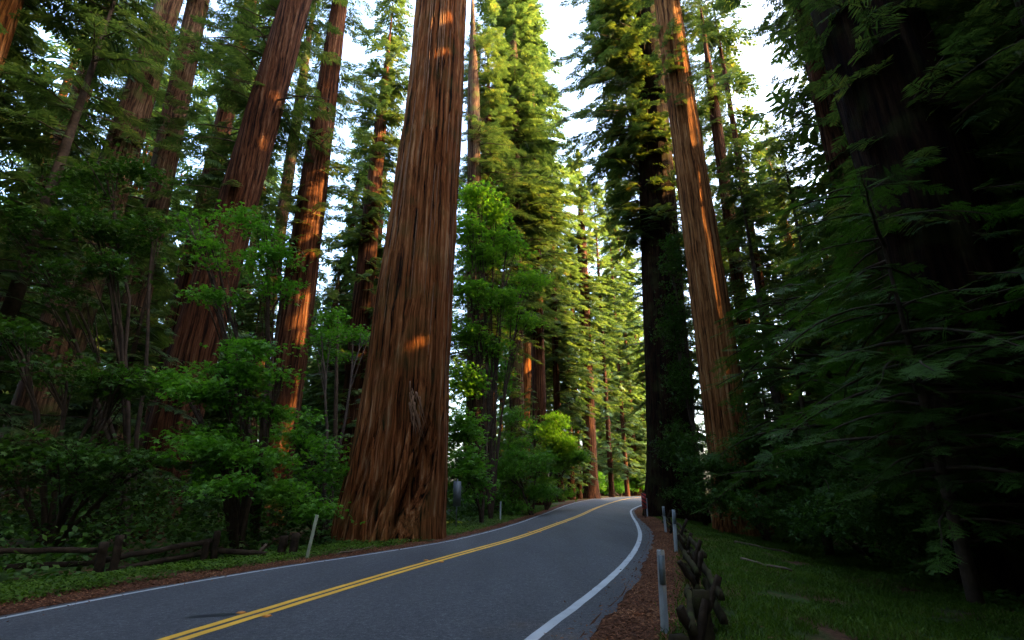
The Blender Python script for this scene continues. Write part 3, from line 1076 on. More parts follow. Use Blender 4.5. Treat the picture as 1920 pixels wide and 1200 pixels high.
# --- right hand trees
R_ = [
    ('massive dark redwood whose foot crowds the right edge of the bend', (1240, 500, 70, 1260, 850, 88, 36), B_SHADE, 'dense', 3.3, .9, 17),
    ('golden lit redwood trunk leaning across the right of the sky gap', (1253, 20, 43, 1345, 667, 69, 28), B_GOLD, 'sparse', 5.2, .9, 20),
    ('dark narrow trunk right of the golden lit one, above a pale dead branch', (1370, 430, 21, 1412, 740, 24, 40), B_RED, 'tall_b', 1.8, .9, 0),
    ('thin pale trunk leaning against the sky among the right hand crowns', (1442, 300, 9, 1492, 500, 12, 60), B_GOLD, 'tall_c', .5, .9, 0),
    ('slim redwood trunk along the left side of the black giant, warm lit top', (1510, 30, 32, 1568, 280, 38, 24), B_RED, 'sparse', 2.2, .9, 8),
    ('enormous black shaded redwood filling the upper right of the photo', (1660, 150, 160, 1755, 450, 184, 13), B_SHADE, 'tall_a', 4.0, .8, -1),
    ('narrow silhouetted trunk between sky specks at the upper right', (1822, 120, 24, 1870, 260, 27, 22), B_SHADE, 'tall_c', 1.0, .8, 0),
    ('black trunk at the right border of the photo', (1905, 60, 66, 1960, 200, 70, 17), B_SHADE, 'tall_c', 2.6, 1.0, 2),
]
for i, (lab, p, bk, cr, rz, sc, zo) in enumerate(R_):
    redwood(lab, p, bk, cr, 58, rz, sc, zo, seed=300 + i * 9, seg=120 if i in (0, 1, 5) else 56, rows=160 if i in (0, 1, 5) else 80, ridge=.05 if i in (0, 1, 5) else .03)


def young(label, x, y, crown, rz=0.0, sc=1.0, H=14, r0=.16, name='young_redwood', grp=None):
    gzz = float(ground(x, y))
    t = empty(name, (x, y, gzz))
    tag(t, label, 'tree', grp)
    H = TOPS[crown] * sc
    r0 = .012 * H + .03
    tm = trunk_mesh('trunk', B_LIMB, lambda z: np.maximum(.012, r0 * (1 - np.asarray(z) / H)), H * .98, (0, 0), 12, 30, int(abs(x * 7)), .008, .05)
    _, lv, me, lm = crown_mesh(crown)
    link('trunk', trunk_with_limbs(tm, lv, 0, rz, sc, 0, B_LIMB), t)
    o = link('crown', me, t)
    o.rotation_euler = (0, 0, rz)
    o.scale = (sc, sc, sc)
    return t


young('near redwood with feathery flat sprays reaching left over the grass bank', 8.9, 10.9, 'near_a', .3, .82)
young('shaded young redwood behind the feathery sprays, left of the black giant', 11.2, 19.5, 'near_b', 2.2, 1.15)
young('tall young conifer standing before the black giant on the right', 15.5, 11.5, 'low_a', 2.0, .95)
young('black shaded young redwood in the right bottom corner', 12.5, 8.5, 'near_b', 4.0, 1.0)
young('tall young redwood behind the golden lit trunk', 16.5, 31.5, 'low_a', 1.0)
young('young conifer added among the right hand trunks to keep sun off the straight redwood', 19.5, 26.3, 'low_a', 2.7, 1.2)  # added to block low sun on the straight left trunk
young('small dark conifer at the foot of the massive dark redwood', 14.0, 33.0, 'low_b', 2.0, .7)
young('low feathery conifer between golden lit trunk and grass bank', 12.0, 24.0, 'low_b', 5.0, .62)
young('green conifer wall right of the narrow dark trunk', 21.0, 33.0, 'low_a', 3.0, 1.1)
young('young conifer behind the twin red trunks', 0.0, 43.0, 'low_b', .7, .8)
young('feathery young conifer under the straight dark trunk', 1.8, 50.0, 'low_b', 3.7, .75)
young('dark young conifer left of the slim trunk at the bend', 10.0, 84.0, 'low_a', 3.7, .8)
young('young conifer closing the view at the end of the road', 31.0, 138.0, 'low_a', .2, 1.2)
young('young conifer in the dimness behind the left fence', -15.5, 20.0, 'low_b', 1.2, .9)
young('young conifer between the leaning left trunks', -17.0, 32.0, 'low_a', 2.6, .6)
young('young conifer behind the left flank of the giant', -7.0, 31.0, 'low_b', .4, 1.0)
young('young conifer far behind the straight redwood trunk', -15.0, 45.0, 'low_a', 5.0, .7)
young('dark young conifer at the left border', -19.0, 18.0, 'low_a', 3.2, 1.1)


# --- broadleaf trees and shrubs
def broadleaf(label, x, y, lobes_px, mat, leaf, size, seed, name='maple_tree', cat='tree', r0=.09, dens=1.0, stem_mat=None):
    """lobes_px: (px, py, half width px, half height px, Y, count)"""
    gzz = float(ground(x, y))
    t = empty(name, (x, y, gzz))
    tag(t, label, cat)
    lobes = []
    for (px, py, hw, hh, Y, n) in lobes_px:
        c = at(px, py, Y)
        rx = width_at(hw, px, py, Y)
        rz = width_at(hh, px, py, Y)
        lobes.append((c[0] - x, c[1] - y, c[2] - gzz, rx, min(rx, 1.8) * .9, rz, n))
    link('crown', quads_mesh('crown', leaf_cloud(seed, lobes, leaf, size, dens), mat), t)
    v, q = stems(seed, (0, 0, -.2), lobes, r0)
    link('stems', raw_mesh('stems', v, q, stem_mat or B_LIMB), t)
    return t


broadleaf('light green maple spreading low in front of the broad reddish trunk', -7.8, 15.8,
          [(421, 689, 35, 14, 15.5, 315), (462, 686, 21, 11, 16.0, 310), (471, 643, 28, 20, 15.1, 461), (461, 710, 31, 20, 15.7, 456), (374, 735, 31, 16, 14.9, 508), (376, 723, 37, 19, 14.7, 293), (502, 763, 26, 11, 16.0, 277), (456, 752, 27, 17, 15.9, 195), (501, 768, 20, 16, 15.8, 275), (330, 704, 19, 10, 16.5, 166), (304, 702, 34, 15, 15.8, 170), (331, 712, 30, 12, 16.0, 105), (415, 832, 44, 19, 14.8, 212), (455, 848, 39, 18, 15.6, 229), (456, 846, 34, 17, 14.6, 313), (401, 803, 50, 21, 15.2, 328), (385, 831, 43, 16, 13.9, 359), (358, 814, 41, 17, 14.4, 233), (434, 896, 38, 14, 13.7, 182), (399, 894, 45, 18, 15.0, 308), (407, 906, 40, 10, 13.7, 136), (531, 691, 11, 12, 15.4, 65), (506, 701, 12, 9, 15.9, 101), (513, 699, 10, 10, 15.5, 76)],
          M_MAPLE, MAPLE, .135, 1)
broadleaf('upper light green maple boughs across the middle of the broad reddish trunk', -8.6, 18.5,
          [(499, 434, 23, 9, 18.5, 290), (471, 407, 37, 13, 18.1, 167), (448, 411, 40, 17, 18.7, 249), (395, 460, 23, 9, 17.9, 176), (388, 488, 35, 14, 17.6, 121), (383, 454, 34, 18, 18.3, 151), (528, 481, 30, 15, 17.9, 226), (489, 488, 34, 9, 17.9, 214), (497, 471, 25, 15, 17.5, 233), (506, 543, 30, 10, 17.6, 185), (529, 530, 18, 9, 17.8, 95), (541, 522, 30, 9, 18.2, 160), (350, 411, 25, 10, 18.2, 78), (351, 424, 25, 7, 19.0, 126), (376, 400, 27, 6, 18.7, 84), (398, 551, 20, 9, 18.1, 93), (397, 551, 27, 10, 16.8, 105), (394, 545, 20, 12, 16.7, 144)],
          M_MAPLE, MAPLE, .14, 2)
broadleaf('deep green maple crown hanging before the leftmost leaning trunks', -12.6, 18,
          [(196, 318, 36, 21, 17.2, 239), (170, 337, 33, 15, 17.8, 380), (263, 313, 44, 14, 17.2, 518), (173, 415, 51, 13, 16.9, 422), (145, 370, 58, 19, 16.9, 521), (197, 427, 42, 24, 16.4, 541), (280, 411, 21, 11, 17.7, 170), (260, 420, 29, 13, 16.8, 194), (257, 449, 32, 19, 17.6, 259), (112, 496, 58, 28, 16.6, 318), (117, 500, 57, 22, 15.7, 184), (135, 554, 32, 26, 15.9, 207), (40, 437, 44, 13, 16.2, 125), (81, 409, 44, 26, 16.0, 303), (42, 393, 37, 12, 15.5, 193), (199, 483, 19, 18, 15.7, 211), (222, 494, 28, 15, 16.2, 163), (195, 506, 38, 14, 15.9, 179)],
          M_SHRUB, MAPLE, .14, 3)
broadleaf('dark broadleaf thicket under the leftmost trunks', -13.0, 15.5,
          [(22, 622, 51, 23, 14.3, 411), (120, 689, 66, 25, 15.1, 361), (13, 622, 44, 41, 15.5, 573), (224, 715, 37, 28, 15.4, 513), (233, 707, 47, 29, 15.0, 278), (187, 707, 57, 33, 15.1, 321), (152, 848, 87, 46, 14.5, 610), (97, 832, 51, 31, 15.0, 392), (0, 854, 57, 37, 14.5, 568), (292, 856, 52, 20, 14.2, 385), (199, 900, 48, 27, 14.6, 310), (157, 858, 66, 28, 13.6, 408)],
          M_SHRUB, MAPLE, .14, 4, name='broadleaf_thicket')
broadleaf('green maple thicket filling the space left of the foot of the giant', -7.0, 20.5,
          [(570, 815, 38, 28, 20.4, 413), (522, 798, 41, 23, 20.6, 197), (558, 784, 32, 22, 19.2, 224), (582, 887, 37, 15, 19.5, 224), (609, 836, 20, 27, 18.5, 247), (639, 884, 26, 28, 19.1, 382), (502, 915, 42, 35, 18.6, 370), (517, 853, 27, 18, 17.7, 491), (482, 894, 33, 22, 18.5, 442), (555, 929, 36, 10, 17.8, 173), (590, 947, 20, 19, 16.8, 321), (531, 908, 24, 21, 16.5, 368), (677, 625, 22, 17, 26.0, 261), (625, 614, 30, 24, 25.3, 293), (624, 591, 27, 25, 25.7, 289), (604, 632, 27, 10, 24.3, 124), (615, 661, 23, 9, 25.8, 185), (592, 629, 33, 17, 24.9, 167)],
          M_MAPLE, MAPLE, .15, 5)
broadleaf('bright yellow green maple glowing right beside the giant trunk', -1.2, 30.5,
          [(893, 365, 28, 28, 31, 800), (925, 400, 32, 22, 31.5, 800), (880, 430, 30, 30, 30.5, 900), (950, 455, 38, 26, 32, 1000), (905, 480, 42, 26, 31, 1100), (985, 520, 34, 22, 33, 700),
           (880, 540, 34, 34, 30, 900), (935, 560, 40, 26, 31, 1000), (975, 600, 34, 18, 33, 600), (885, 620, 36, 32, 30, 900), (925, 650, 28, 22, 31, 500), (870, 710, 32, 36, 29, 900)],
          M_MAPLE_Y, MAPLE, .21, 6)
broadleaf('green maple leaning out right of the foot of the giant', -1.5, 27,
          [(870, 800, 35, 50, 27, 1300), (875, 880, 40, 50, 26, 1500), (930, 700, 30, 40, 34, 800)],
          M_MAPLE, MAPLE, .2, 7)
broadleaf('rounded dark shrub over the verge beyond the square sign', 1.4, 37,
          [(956, 883, 34, 19, 36.2, 756), (927, 879, 31, 28, 36.6, 837), (950, 854, 35, 27, 36.5, 691), (1009, 863, 38, 27, 38.6, 512), (952, 902, 38, 22, 37.4, 438), (996, 865, 41, 25, 37.5, 683), (939, 828, 40, 21, 39.2, 529), (974, 830, 20, 19, 39.2, 372), (957, 774, 40, 21, 38.4, 515), (988, 919, 24, 8, 37.5, 517), (1013, 913, 30, 7, 37.7, 530), (1008, 923, 22, 10, 37.4, 563), (898, 933, 33, 10, 36.8, 232), (965, 948, 31, 13, 35.9, 388), (951, 936, 27, 12, 35.9, 190)],
          M_MAPLE, OVAL, .16, 8, name='roadside_shrub', cat='shrub')
broadleaf('fresh green rounded tree overhanging the road before the bend', 2.9, 46,
          [(1047, 789, 31, 13, 46.1, 528), (1028, 810, 18, 19, 45.3, 382), (1055, 830, 20, 16, 46.2, 839), (1079, 854, 29, 12, 46.6, 390), (1055, 839, 19, 23, 45.5, 515), (1083, 853, 22, 12, 45.3, 355), (1042, 845, 21, 22, 45.9, 395), (1049, 863, 20, 22, 46.0, 640), (1045, 836, 33, 15, 45.9, 590), (996, 799, 14, 18, 46.4, 319), (1036, 791, 25, 17, 46.1, 288), (1034, 821, 21, 18, 45.3, 354), (1053, 920, 27, 11, 45.8, 345), (1018, 898, 16, 9, 45.3, 372), (1024, 890, 20, 17, 45.3, 286)],
          M_MAPLE_Y, OVAL, .22, 9)
broadleaf('low shrub at the outside of the bend under the slim trunks', 26, 128,
          [(1140, 905, 40, 18, 128, 1500), (1180, 900, 30, 24, 135, 1500), (1110, 900, 25, 20, 112, 1000), (1200, 880, 20, 40, 140, 1500)],
          M_MAPLE, OVAL, .45, 10, name='roadside_shrub', cat='shrub')
broadleaf('leafy bush wrapped round the foot of the golden lit trunk', 11.5, 24.5,
          [(1325, 870, 45, 30, 25, 1500), (1380, 890, 50, 40, 25, 1600), (1425, 810, 36, 45, 25, 1200), (1395, 830, 34, 24, 24.5, 800), (1300, 830, 26, 30, 26, 500), (1350, 930, 50, 30, 24, 1500), (1400, 760, 20, 24, 25.5, 250)],
          M_SHRUB, OVAL, .13, 11, name='roadside_bush', cat='shrub')
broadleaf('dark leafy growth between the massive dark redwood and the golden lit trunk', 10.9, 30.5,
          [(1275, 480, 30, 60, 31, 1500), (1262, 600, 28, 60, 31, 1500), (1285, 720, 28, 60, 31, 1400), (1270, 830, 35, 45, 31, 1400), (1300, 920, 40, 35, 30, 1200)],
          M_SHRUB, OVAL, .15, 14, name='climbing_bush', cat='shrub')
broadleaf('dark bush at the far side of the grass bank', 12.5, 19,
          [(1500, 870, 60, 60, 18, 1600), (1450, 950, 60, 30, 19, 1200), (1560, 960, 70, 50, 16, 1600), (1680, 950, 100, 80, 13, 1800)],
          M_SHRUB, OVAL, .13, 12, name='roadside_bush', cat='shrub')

# --- the surrounding wood: beyond the named trees, and round behind the camera
r = np.random.default_rng(77)
FW = []
TR = []
spots = []


def add_wood(x, y, key, sc, tr=True):
    q = crown_mesh(key)[0]
    a = r.uniform(0, 6.28)
    g0 = float(ground(x, np.clip(y, -60, 160)))
    FW.append((q @ (rot_z(a).T * sc)).astype(np.float32) + np.array([x, y, g0], np.float32))
    if tr:
        rd0 = r.uniform(.4, 1.0)
        s = np.linspace(0, 1, 8)
        TR.append(tube(np.stack([x + 0 * s, y + 0 * s, g0 - .3 + s * 46 * sc], 1), rd0 * (1 - .75 * s) * (1 + .5 * np.exp(-s * 30)), 10, False))


tries = 0
while len(spots) < 95 and tries < 5000:
    tries += 1
    a = r.uniform(-62, 62)
    d = r.uniform(66, 150)
    x, y = d * math.sin(math.radians(a)), d * math.cos(math.radians(a))
    if y < 132 and xl(y) - 4 < x < xr(y) + 4:
        continue
    if abs(a - 8.0) < 7 and d < 100:
        continue
    if any((x - p) ** 2 + (y - q) ** 2 < 49 for p, q in spots):
        continue
    spots.append((x, y))
for (x, y) in spots:
    a = math.degrees(math.atan2(x, y))
    gap = abs(a - 8.5) < 7
    hs = r.uniform(.55, .75) if gap else (r.uniform(.5, .8) if a < -6 else r.uniform(.6, .9))
    add_wood(x, y, 'far_b' if r.random() < .5 else 'far_a', hs * min(1.25, math.hypot(x, y) / 90))
    add_wood(x + r.normal(0, 3), y + r.normal(0, 3), 'far_low', r.uniform(.6, 1.0), False)
for i in range(20):                     # wood behind the leaning trunks on the left
    d, a = r.uniform(52, 80), math.radians(r.uniform(-50, -11))
    add_wood(d * math.sin(a), d * math.cos(a), 'far_a' if i % 2 else 'far_b', r.uniform(.55, 1.15))
    add_wood(d * math.sin(a) * .8, d * math.cos(a) * .8, 'far_low', r.uniform(.7, 1.0), False)
for i in range(22):                     # sunlit wood closing the far end of the road
    d, a = r.uniform(138, 200), math.radians(r.uniform(8.5, 17))
    add_wood(d * math.sin(a), d * math.cos(a), 'far_b', r.uniform(.7, 1.35))
    add_wood(d * math.sin(a) + 3, d * math.cos(a), 'far_low', r.uniform(.8, 1.3), False)
for i in range(34):                     # thick wood added on the sunny side to block the low sun
    x, y = r.uniform(32, 62), r.uniform(-4, 62)
    add_wood(x, y, 'far_b' if i % 3 else 'far_a', r.uniform(1.0, 1.4) if x > y * .95 else r.uniform(.5, .7))
for i in range(70):                     # the wood goes on round behind the camera
    side = -1 if i % 2 else 1
    y = r.uniform(-75, 8)
    x = (xy(y) + side * r.uniform(8, 60)) if y > -20 else side * r.uniform(6, 60) - 4
    if math.hypot(x, y) < 9 or (y > 0 and abs(x) < 16):
        continue
    add_wood(x, y, 'far_b', r.uniform(.85, 1.15))
for (x, y, key, sc) in [  # single trees, including unseen ones added to block sun and sky light
    (-22, -2, 'far_b', .9), (-15, -8, 'far_b', .9), (-40, 50, 'far_a', 1), (-46, 20, 'far_b', 1), (-42, 38, 'far_b', 1), (-26, 58, 'far_b', .9),
    (9, -4, 'far_b', 1.1), (15, 0, 'far_b', 1.1), (27, 26, 'far_b', 1.5), (31, 23, 'far_b', 1.5), (30, 30, 'far_b', 1.5), (25, 31, 'far_b', 1.35), (35, 27, 'far_b', 1.5), (33, 19, 'far_b', 1.5), (-14.5, -3, 'far_b', 1.15), (-12.5, -7, 'far_b', 1.1), (6, -8, 'far_b', 1.1), (-11, -16, 'far_b', 1.1), (-19, 1, 'far_b', 1.1), (8.5, -6.5, 'far_b', .9), (22, 3, 'far_b', 1.), (12, -14, 'far_b', 1), (34, 12, 'far_b', 1.), (46, 20, 'far_b', 1), (44, 36, 'far_a', 1), (42, 54, 'far_b', 1), (30, 62, 'far_b', .9), (-6, -14, 'far_b', 1.0),
    (15, -3, 'far_b', .8), (18, -6, 'far_b', .9), (22, -3, 'far_b', .8), (26, -8, 'far_b', .9), (20, -12, 'far_a', .9), (30, -2, 'far_b', .9), (11, -8, 'far_b', .7), (32, -14, 'far_b', 1.0), (38, -4, 'far_b', 1)]:
    add_wood(x, y, key, sc)
FW = np.vstack(FW)
M_FAR = leaf_mat('far_foliage', [(0.1, (0.025, 0.049, 0.021)), (0.4, (0.042, 0.080, 0.029)), (0.7, (0.071, 0.114, 0.038)), (1.0, (0.109, 0.129, 0.048))], 0.35)
tv, tq = merge(TR)
V = np.vstack([FW.reshape(-1, 3), tv])
Q = np.vstack([np.arange(len(FW) * 4).reshape(-1, 4), tq + len(FW) * 4])
o = link('surrounding_wood', raw_mesh('surrounding_wood', V, Q, [M_FAR, B_RED], False, np.r_[np.zeros(len(FW)), np.ones(len(tq))]))
tag(o, 'hazy mass of redwood crowns and trunks behind the roadside trees, with added unseen trees that block sun and sky', 'woodland', kind='stuff')

# ------------------------------------------------------------------ low growth
def scatter_quads(name, label, cat, P, mat):
    o = link(name, quads_mesh(name, P, mat))
    return tag(o, label, cat, kind='stuff')


def blades(n, xs, ys, hmin, hmax, wd, seed, lean=.5):
    r = np.random.default_rng(seed)
    z = ground(xs, ys)
    a = r.uniform(0, 2 * np.pi, n)
    h = r.uniform(hmin, hmax, n)
    lx, ly = r.normal(0, lean, n) * h, r.normal(0, lean, n) * h
    b = np.stack([xs, ys, z], 1)
    s = np.stack([np.cos(a), np.sin(a), 0 * a], 1) * (wd * r.uniform(.6, 1.3, n))[:, None] / 2
    mid = b + np.stack([lx * .35, ly * .35, h * .6], 1)
    tip = b + np.stack([lx, ly, h * .9], 1)
    return np.stack([b - s * .7, mid - s, tip, mid + s], 1)


r = np.random.default_rng(5)
# grass bank on the right
n = 150000
yy = 5 + 30 * r.random(n) ** 1.5
off = r.uniform(0, 1, n) ** .8 * (6.5)
xx = pavR(yy) + WR(yy) * 0.85 + off + r.normal(0, .12, n)
kp = (pnoise(xx, yy, .6, 31) > .16)
G1 = blades(int(kp.sum()), xx[kp], yy[kp], .04, .13, .016, 6)
scatter_quads('grass', 'short dark green grass on the bank right of the crossed rail fence', 'grass', G1, M_GRASS)
# herbs on the left verge
n = 110000
yy = 5 + 50 * r.random(n) ** 1.6
off = r.uniform(0, 1, n) ** 1.1 * 3.2
xx = pavL(yy) - WL(yy) * 0.75 - off + r.normal(0, .1, n)
kp = pnoise(xx, yy, .8, 33) > .2
xx, yy = xx[kp], yy[kp]
nn_ = len(xx)
a = r.uniform(0, 6.28, nn_)
hh = r.uniform(.03, .15, nn_)
pos = np.stack([xx, yy, ground(xx, yy) + hh], 1)
D = np.stack([np.cos(a), np.sin(a), r.normal(-.1, .3, nn_)], 1)
leafq = np.array([rhomb((0, 0, 0), (1, 0, 0), 1, .7, droop=.2)])
P = place(leafq, frames(D, r.normal(0, .4, nn_)), pos, r.uniform(.03, .075, nn_))
scatter_quads('ground_cover', 'low clover like green herbs along the left verge below the giant', 'ground cover', P, M_GRASS)
# thick undergrowth further in, both sides
n = 230000
yy = 4 + 95 * r.random(n) ** 1.25
sd_ = np.where(r.random(n) < .62, -1, 1)
off = 2.6 + 26 * r.random(n) ** 1.3
xx = np.where(sd_ < 0, pavL(yy) - off, pavR(yy) + off + 4.2)
a = r.uniform(0, 6.28, n)
top = sstep(2.6, 7, off) * (.25 + 1.9 * sstep(.35, .75, pnoise(xx, yy, 2.3, 36))) + .12
pos = np.stack([xx, yy, ground(xx, yy) + r.uniform(.25, 1, n) * top], 1)
D = np.stack([np.cos(a), np.sin(a), r.normal(-.2, .35, n)], 1)
P = place(leafq, frames(D, r.normal(0, .5, n)), pos, r.uniform(.07, .16, n) * (1 + yy / 45))
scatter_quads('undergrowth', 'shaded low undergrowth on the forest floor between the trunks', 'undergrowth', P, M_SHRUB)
# litter flakes
n = 70000
yy = 4 + 34 * r.random(n) ** 1.5
right = r.random(n) < .62
u = r.normal(.5, .42, n)
xx = np.where(right, pavR(yy) + WR(yy) * u, pavL(yy) - WL(yy) * u)
onroad = (xx < pavR(yy)) & (xx > pavL(yy))
kp = ~onroad | (r.random(n) < .22)
xx, yy, onroad = xx[kp], yy[kp], onroad[kp]
n = len(xx)
z = np.where(onroad, road_z(xx, yy) + .006, np.maximum(ground(xx, yy), rise(yy) - .02) + .022)
a = r.uniform(0, 6.28, n)
D = np.stack([np.cos(a), np.sin(a), r.normal(0, .22, n)], 1)
flk = np.array([rhomb((0, 0, 0), (1, 0, 0), 1, .3)])
P = place(flk, frames(D, r.normal(0, .35, n)), np.stack([xx, yy, z + r.uniform(0, .012, n)], 1), r.uniform(.018, .075, n))
scatter_quads('leaf_litter', 'reddish brown fallen needles and leaves strewn along both road edges', 'leaf litter', P, M_LITTER)


# ferns
def fern_mesh(seed, nf=11, L=.65):
    r = np.random.default_rng(seed)
    Q = []
    for i in range(nf):
        a = i * 2.4 + r.normal(0, .2)
        l = L * r.uniform(.7, 1.15)
        e = r.uniform(.6, 1.1)
        m = 12
        for j in range(m):
            t = (j + 1) / (m + 1)
            p = np.array([math.cos(a) * t * l, math.sin(a) * t * l, l * (e * t - .85 * e * t * t)])
            wl = .30 * l * math.sin(math.pi * min(1, t * .85 + .15)) * (1 - .25 * t)
            for s in (-1, 1):
                b = a + s * math.radians(68)
                Q.append(rhomb(p, (math.cos(b), math.sin(b), -.15), wl, .075 * l, droop=.2))
    return np.array(Q)


FERNS = [quads_mesh('fronds', fern_mesh(i), M_FERN) for i in range(2)]
DRYF = quads_mesh('fronds', fern_mesh(9, 9, .6), M_DRY)
fern_spots = [
    ('green fern right of the middle fence post on the left', 430, 1025, 14.6, 0, .8), ('bushy fern beside the pair of short posts', 500, 1012, 15.2, 1, 1.0), ('fern behind the pair of short posts', 540, 1000, 16.2, 0, .9),
    ('fern between leaning white post and giant redwood', 610, 1000, 16.8, 1, .9), ('yellowish fern at the left toe of the giant redwood', 640, 1008, 17.0, 0, .6),
    ('fern behind the middle of the left rail fence', 330, 1020, 14.8, 1, .8), ('small pale fern above the left rail', 270, 1025, 14.4, 0, .7),
    ('fern left of the thick dark fence post', 130, 1040, 13.6, 1, .8), ('fern at the left border behind the rail fence', 40, 1040, 13.8, 0, .8),
    ('low fern against the left front of the giant redwood foot', 690, 1012, 17.2, 0, .55), ('fern in the hollow at the right front of the giant redwood foot', 800, 1006, 18.2, 1, .5), ('fern under the square sign', 880, 985, 27.0, 0, .8), ('fern between square sign and white post', 910, 975, 28.5, 1, .8)]
for lab, px, py, Y, kx, sc in fern_spots:
    x = at(px, py, Y)[0]
    o = empty('fern', (x, Y, float(ground(x, Y))))
    tag(o, lab, 'fern', 'ferns along the left verge')
    f_ = link('fronds', FERNS[kx], o)
    f_.rotation_euler = (0, 0, px * .37)
    f_.scale = (sc, sc, sc)
for lab, px, py, Y, sc in [('rust brown bracken behind the left rail fence, nearer the thick post', 290, 1012, 15.6, .9), ('rust brown bracken behind the left rail fence, nearer the middle post', 360, 1008, 15.8, 1.0),
                           ('brown bracken beyond the pair of short posts', 560, 995, 17.0, .8), ('brown bracken left of the giant redwood foot', 595, 990, 18.0, .9), ('brown bracken under the thicket at far left', 110, 1010, 16.0, .9)]:
    x = at(px, py, Y)[0]
    o = empty('dry_bracken', (x, Y, float(ground(x, Y))))
    tag(o, lab, 'fern', 'dry bracken behind the left fence')
    f_ = link('fronds', DRYF, o)
    f_.scale = (sc, sc, sc * .8)
    f_.rotation_euler = (0, 0, px * .5)

# ------------------------------------------------------------------ roadside furniture
def simple_mat(name, col, rough=.5, metal=0.0, noise=.15, scale=12):
    lo = tuple(c * (1 - noise) for c in col)
    hi = tuple(min(1, c * (1 + noise)) for c in col)
    m = rough_mat(name, [(0.3, lo), (0.7, hi)], scale, 5, 0.05, rough, (1, 1, .5), .4)
    for nd in m.node_tree.nodes:
        if nd.type == 'BSDF_PRINCIPLED':
            nd.inputs['Metallic'].default_value = metal
    return m


P_WHITE = simple_mat('white_post_plastic', (0.341, 0.363, 0.363), .5)
P_CREAM = simple_mat('yellowed_post_plastic', (0.330, 0.341, 0.231), .5)
P_REFL = simple_mat('grey_reflector_sheet', (0.110, 0.138, 0.149), .35, 0, .2, 60)
P_GREY = simple_mat('grey_sheet_metal', (0.110, 0.127, 0.132), .45, .3)
P_GALV = simple_mat('galvanised_steel', (0.121, 0.132, 0.132), .5, .5)
P_RED = simple_mat('dark_red_marker_paint', (.33, .03, .02), .5)
P_BLK = simple_mat('black_marker_paint', (.012, .012, .014), .5)


def guide_post(label, px, pyb, H, tilt=(0, 0), mat=P_WHITE, refl=True, wd=.10, Yfix=None):
    # foot: solve for the distance at which that pixel meets the ground
    d = ray(px, pyb)
    Y = 10.0
    for _ in range(30):
        X = d[0] / d[1] * Y
        Y = (float(ground(X, Y)) - EYE) / d[2] * d[1] if d[2] < -1e-3 else 60
        Y = min(max(Y, 3), 120)
    if Yfix:
        Y = Yfix
    X = d[0] / d[1] * Y
    o = empty('guide_post', (X, Y, float(ground(X, Y))))
    o.rotation_euler = (tilt[1], tilt[0], 0)
    tag(o, label, 'post', 'white roadside guide posts')
    # flat flexible post with rounded edges and a raised rib down its middle
    prof = [(-.5, .0), (-.47, -.10), (-.38, -.14), (-.12, -.14), (-.08, -.24), (.08, -.24), (.12, -.14), (.38, -.14), (.47, -.10), (.5, 0), (.4, .10), (-.4, .10)]
    zs = [-.25, H - .02, H]
    V = [[x * wd * (1 if i < 2 else .93), y * wd, zz] for i, zz in enumerate(zs) for x, y in prof]
    n = len(prof)
    Q = [[i * n + j, i * n + (j + 1) % n, (i + 1) * n + (j + 1) % n, (i + 1) * n + j] for i in range(2) for j in range(n)]
    t_ = 2 * n
    for a_, b_, c_, d_ in ((0, 1, 10, 11), (1, 2, 9, 10), (2, 3, 8, 9), (3, 4, 7, 8), (4, 5, 6, 7)):
        Q.append([t_ + a_, t_ + b_, t_ + c_, t_ + d_])
    link('post_body', raw_mesh('post_body', V, Q, mat), o)
    if refl:
        v, q = box(0, -.255 * wd, H - .06 - .16, wd * .78, .012, .32)
        link('reflector', raw_mesh('reflector', v, q, P_REFL), o)
    return o


guide_post('leaning cream guide post on the left verge before the giant redwood', 575, 1048, 1.03, (math.radians(7.5), 0), P_CREAM, False, .085)
guide_post('small white guide post past the square sign on the left', 938, 978, 1.04, (math.radians(1), 0), P_WHITE, False, .085)
guide_post('tiny white guide post near the crest of the road on the left', 1056, 939, 1.0, (0, 0), P_WHITE, False, .11)
guide_post('nearest white guide post with a grey reflector, at the bottom right', 1247, 1192, .92, (math.radians(2), 0), P_WHITE, True, .095)
guide_post('upright white guide post with grey reflector beside the crossed fence', 1268, 1036, 1.1, (math.radians(2), 0), P_WHITE, True, .10)
guide_post('thin far guide post with grey reflector at the start of the crossed fence', 1247, 980, 1.0, (math.radians(-1), 0), P_WHITE, True, .10, 22)
guide_post('half hidden white guide post behind the striped marker', 1214, 969, 1.15, (math.radians(1), 0), P_WHITE, False, .09)

# square-backed sign seen nearly edge on
X, Y = at(855, 990, 24.3)[0], 24.3
o = empty('road_sign', (X, Y, float(ground(X, Y))), 0)
tag(o, 'grey unpainted back of a tall narrow road sign beside the giant redwood', 'sign')
v, q = merge([box(0, 0, .95, .05, .012, 2.4), box(-.02, .018, .95, .010, .03, 2.4), box(.02, .018, .95, .010, .03, 2.4)])
link('sign_post', raw_mesh('sign_post', v, q, P_GALV), o)
v, q = box(0, -.012, 1.50, .36, .006, 1.08)
me = raw_mesh('sign_plate', v, q, P_GREY)
pl = link('sign_plate', me, o)
for zb_ in (1.85, 1.15):
    v, q = box(0, -.020, zb_, .03, .012, .03)
    link('bolt', raw_mesh('bolt', v, q, P_GALV), pl)

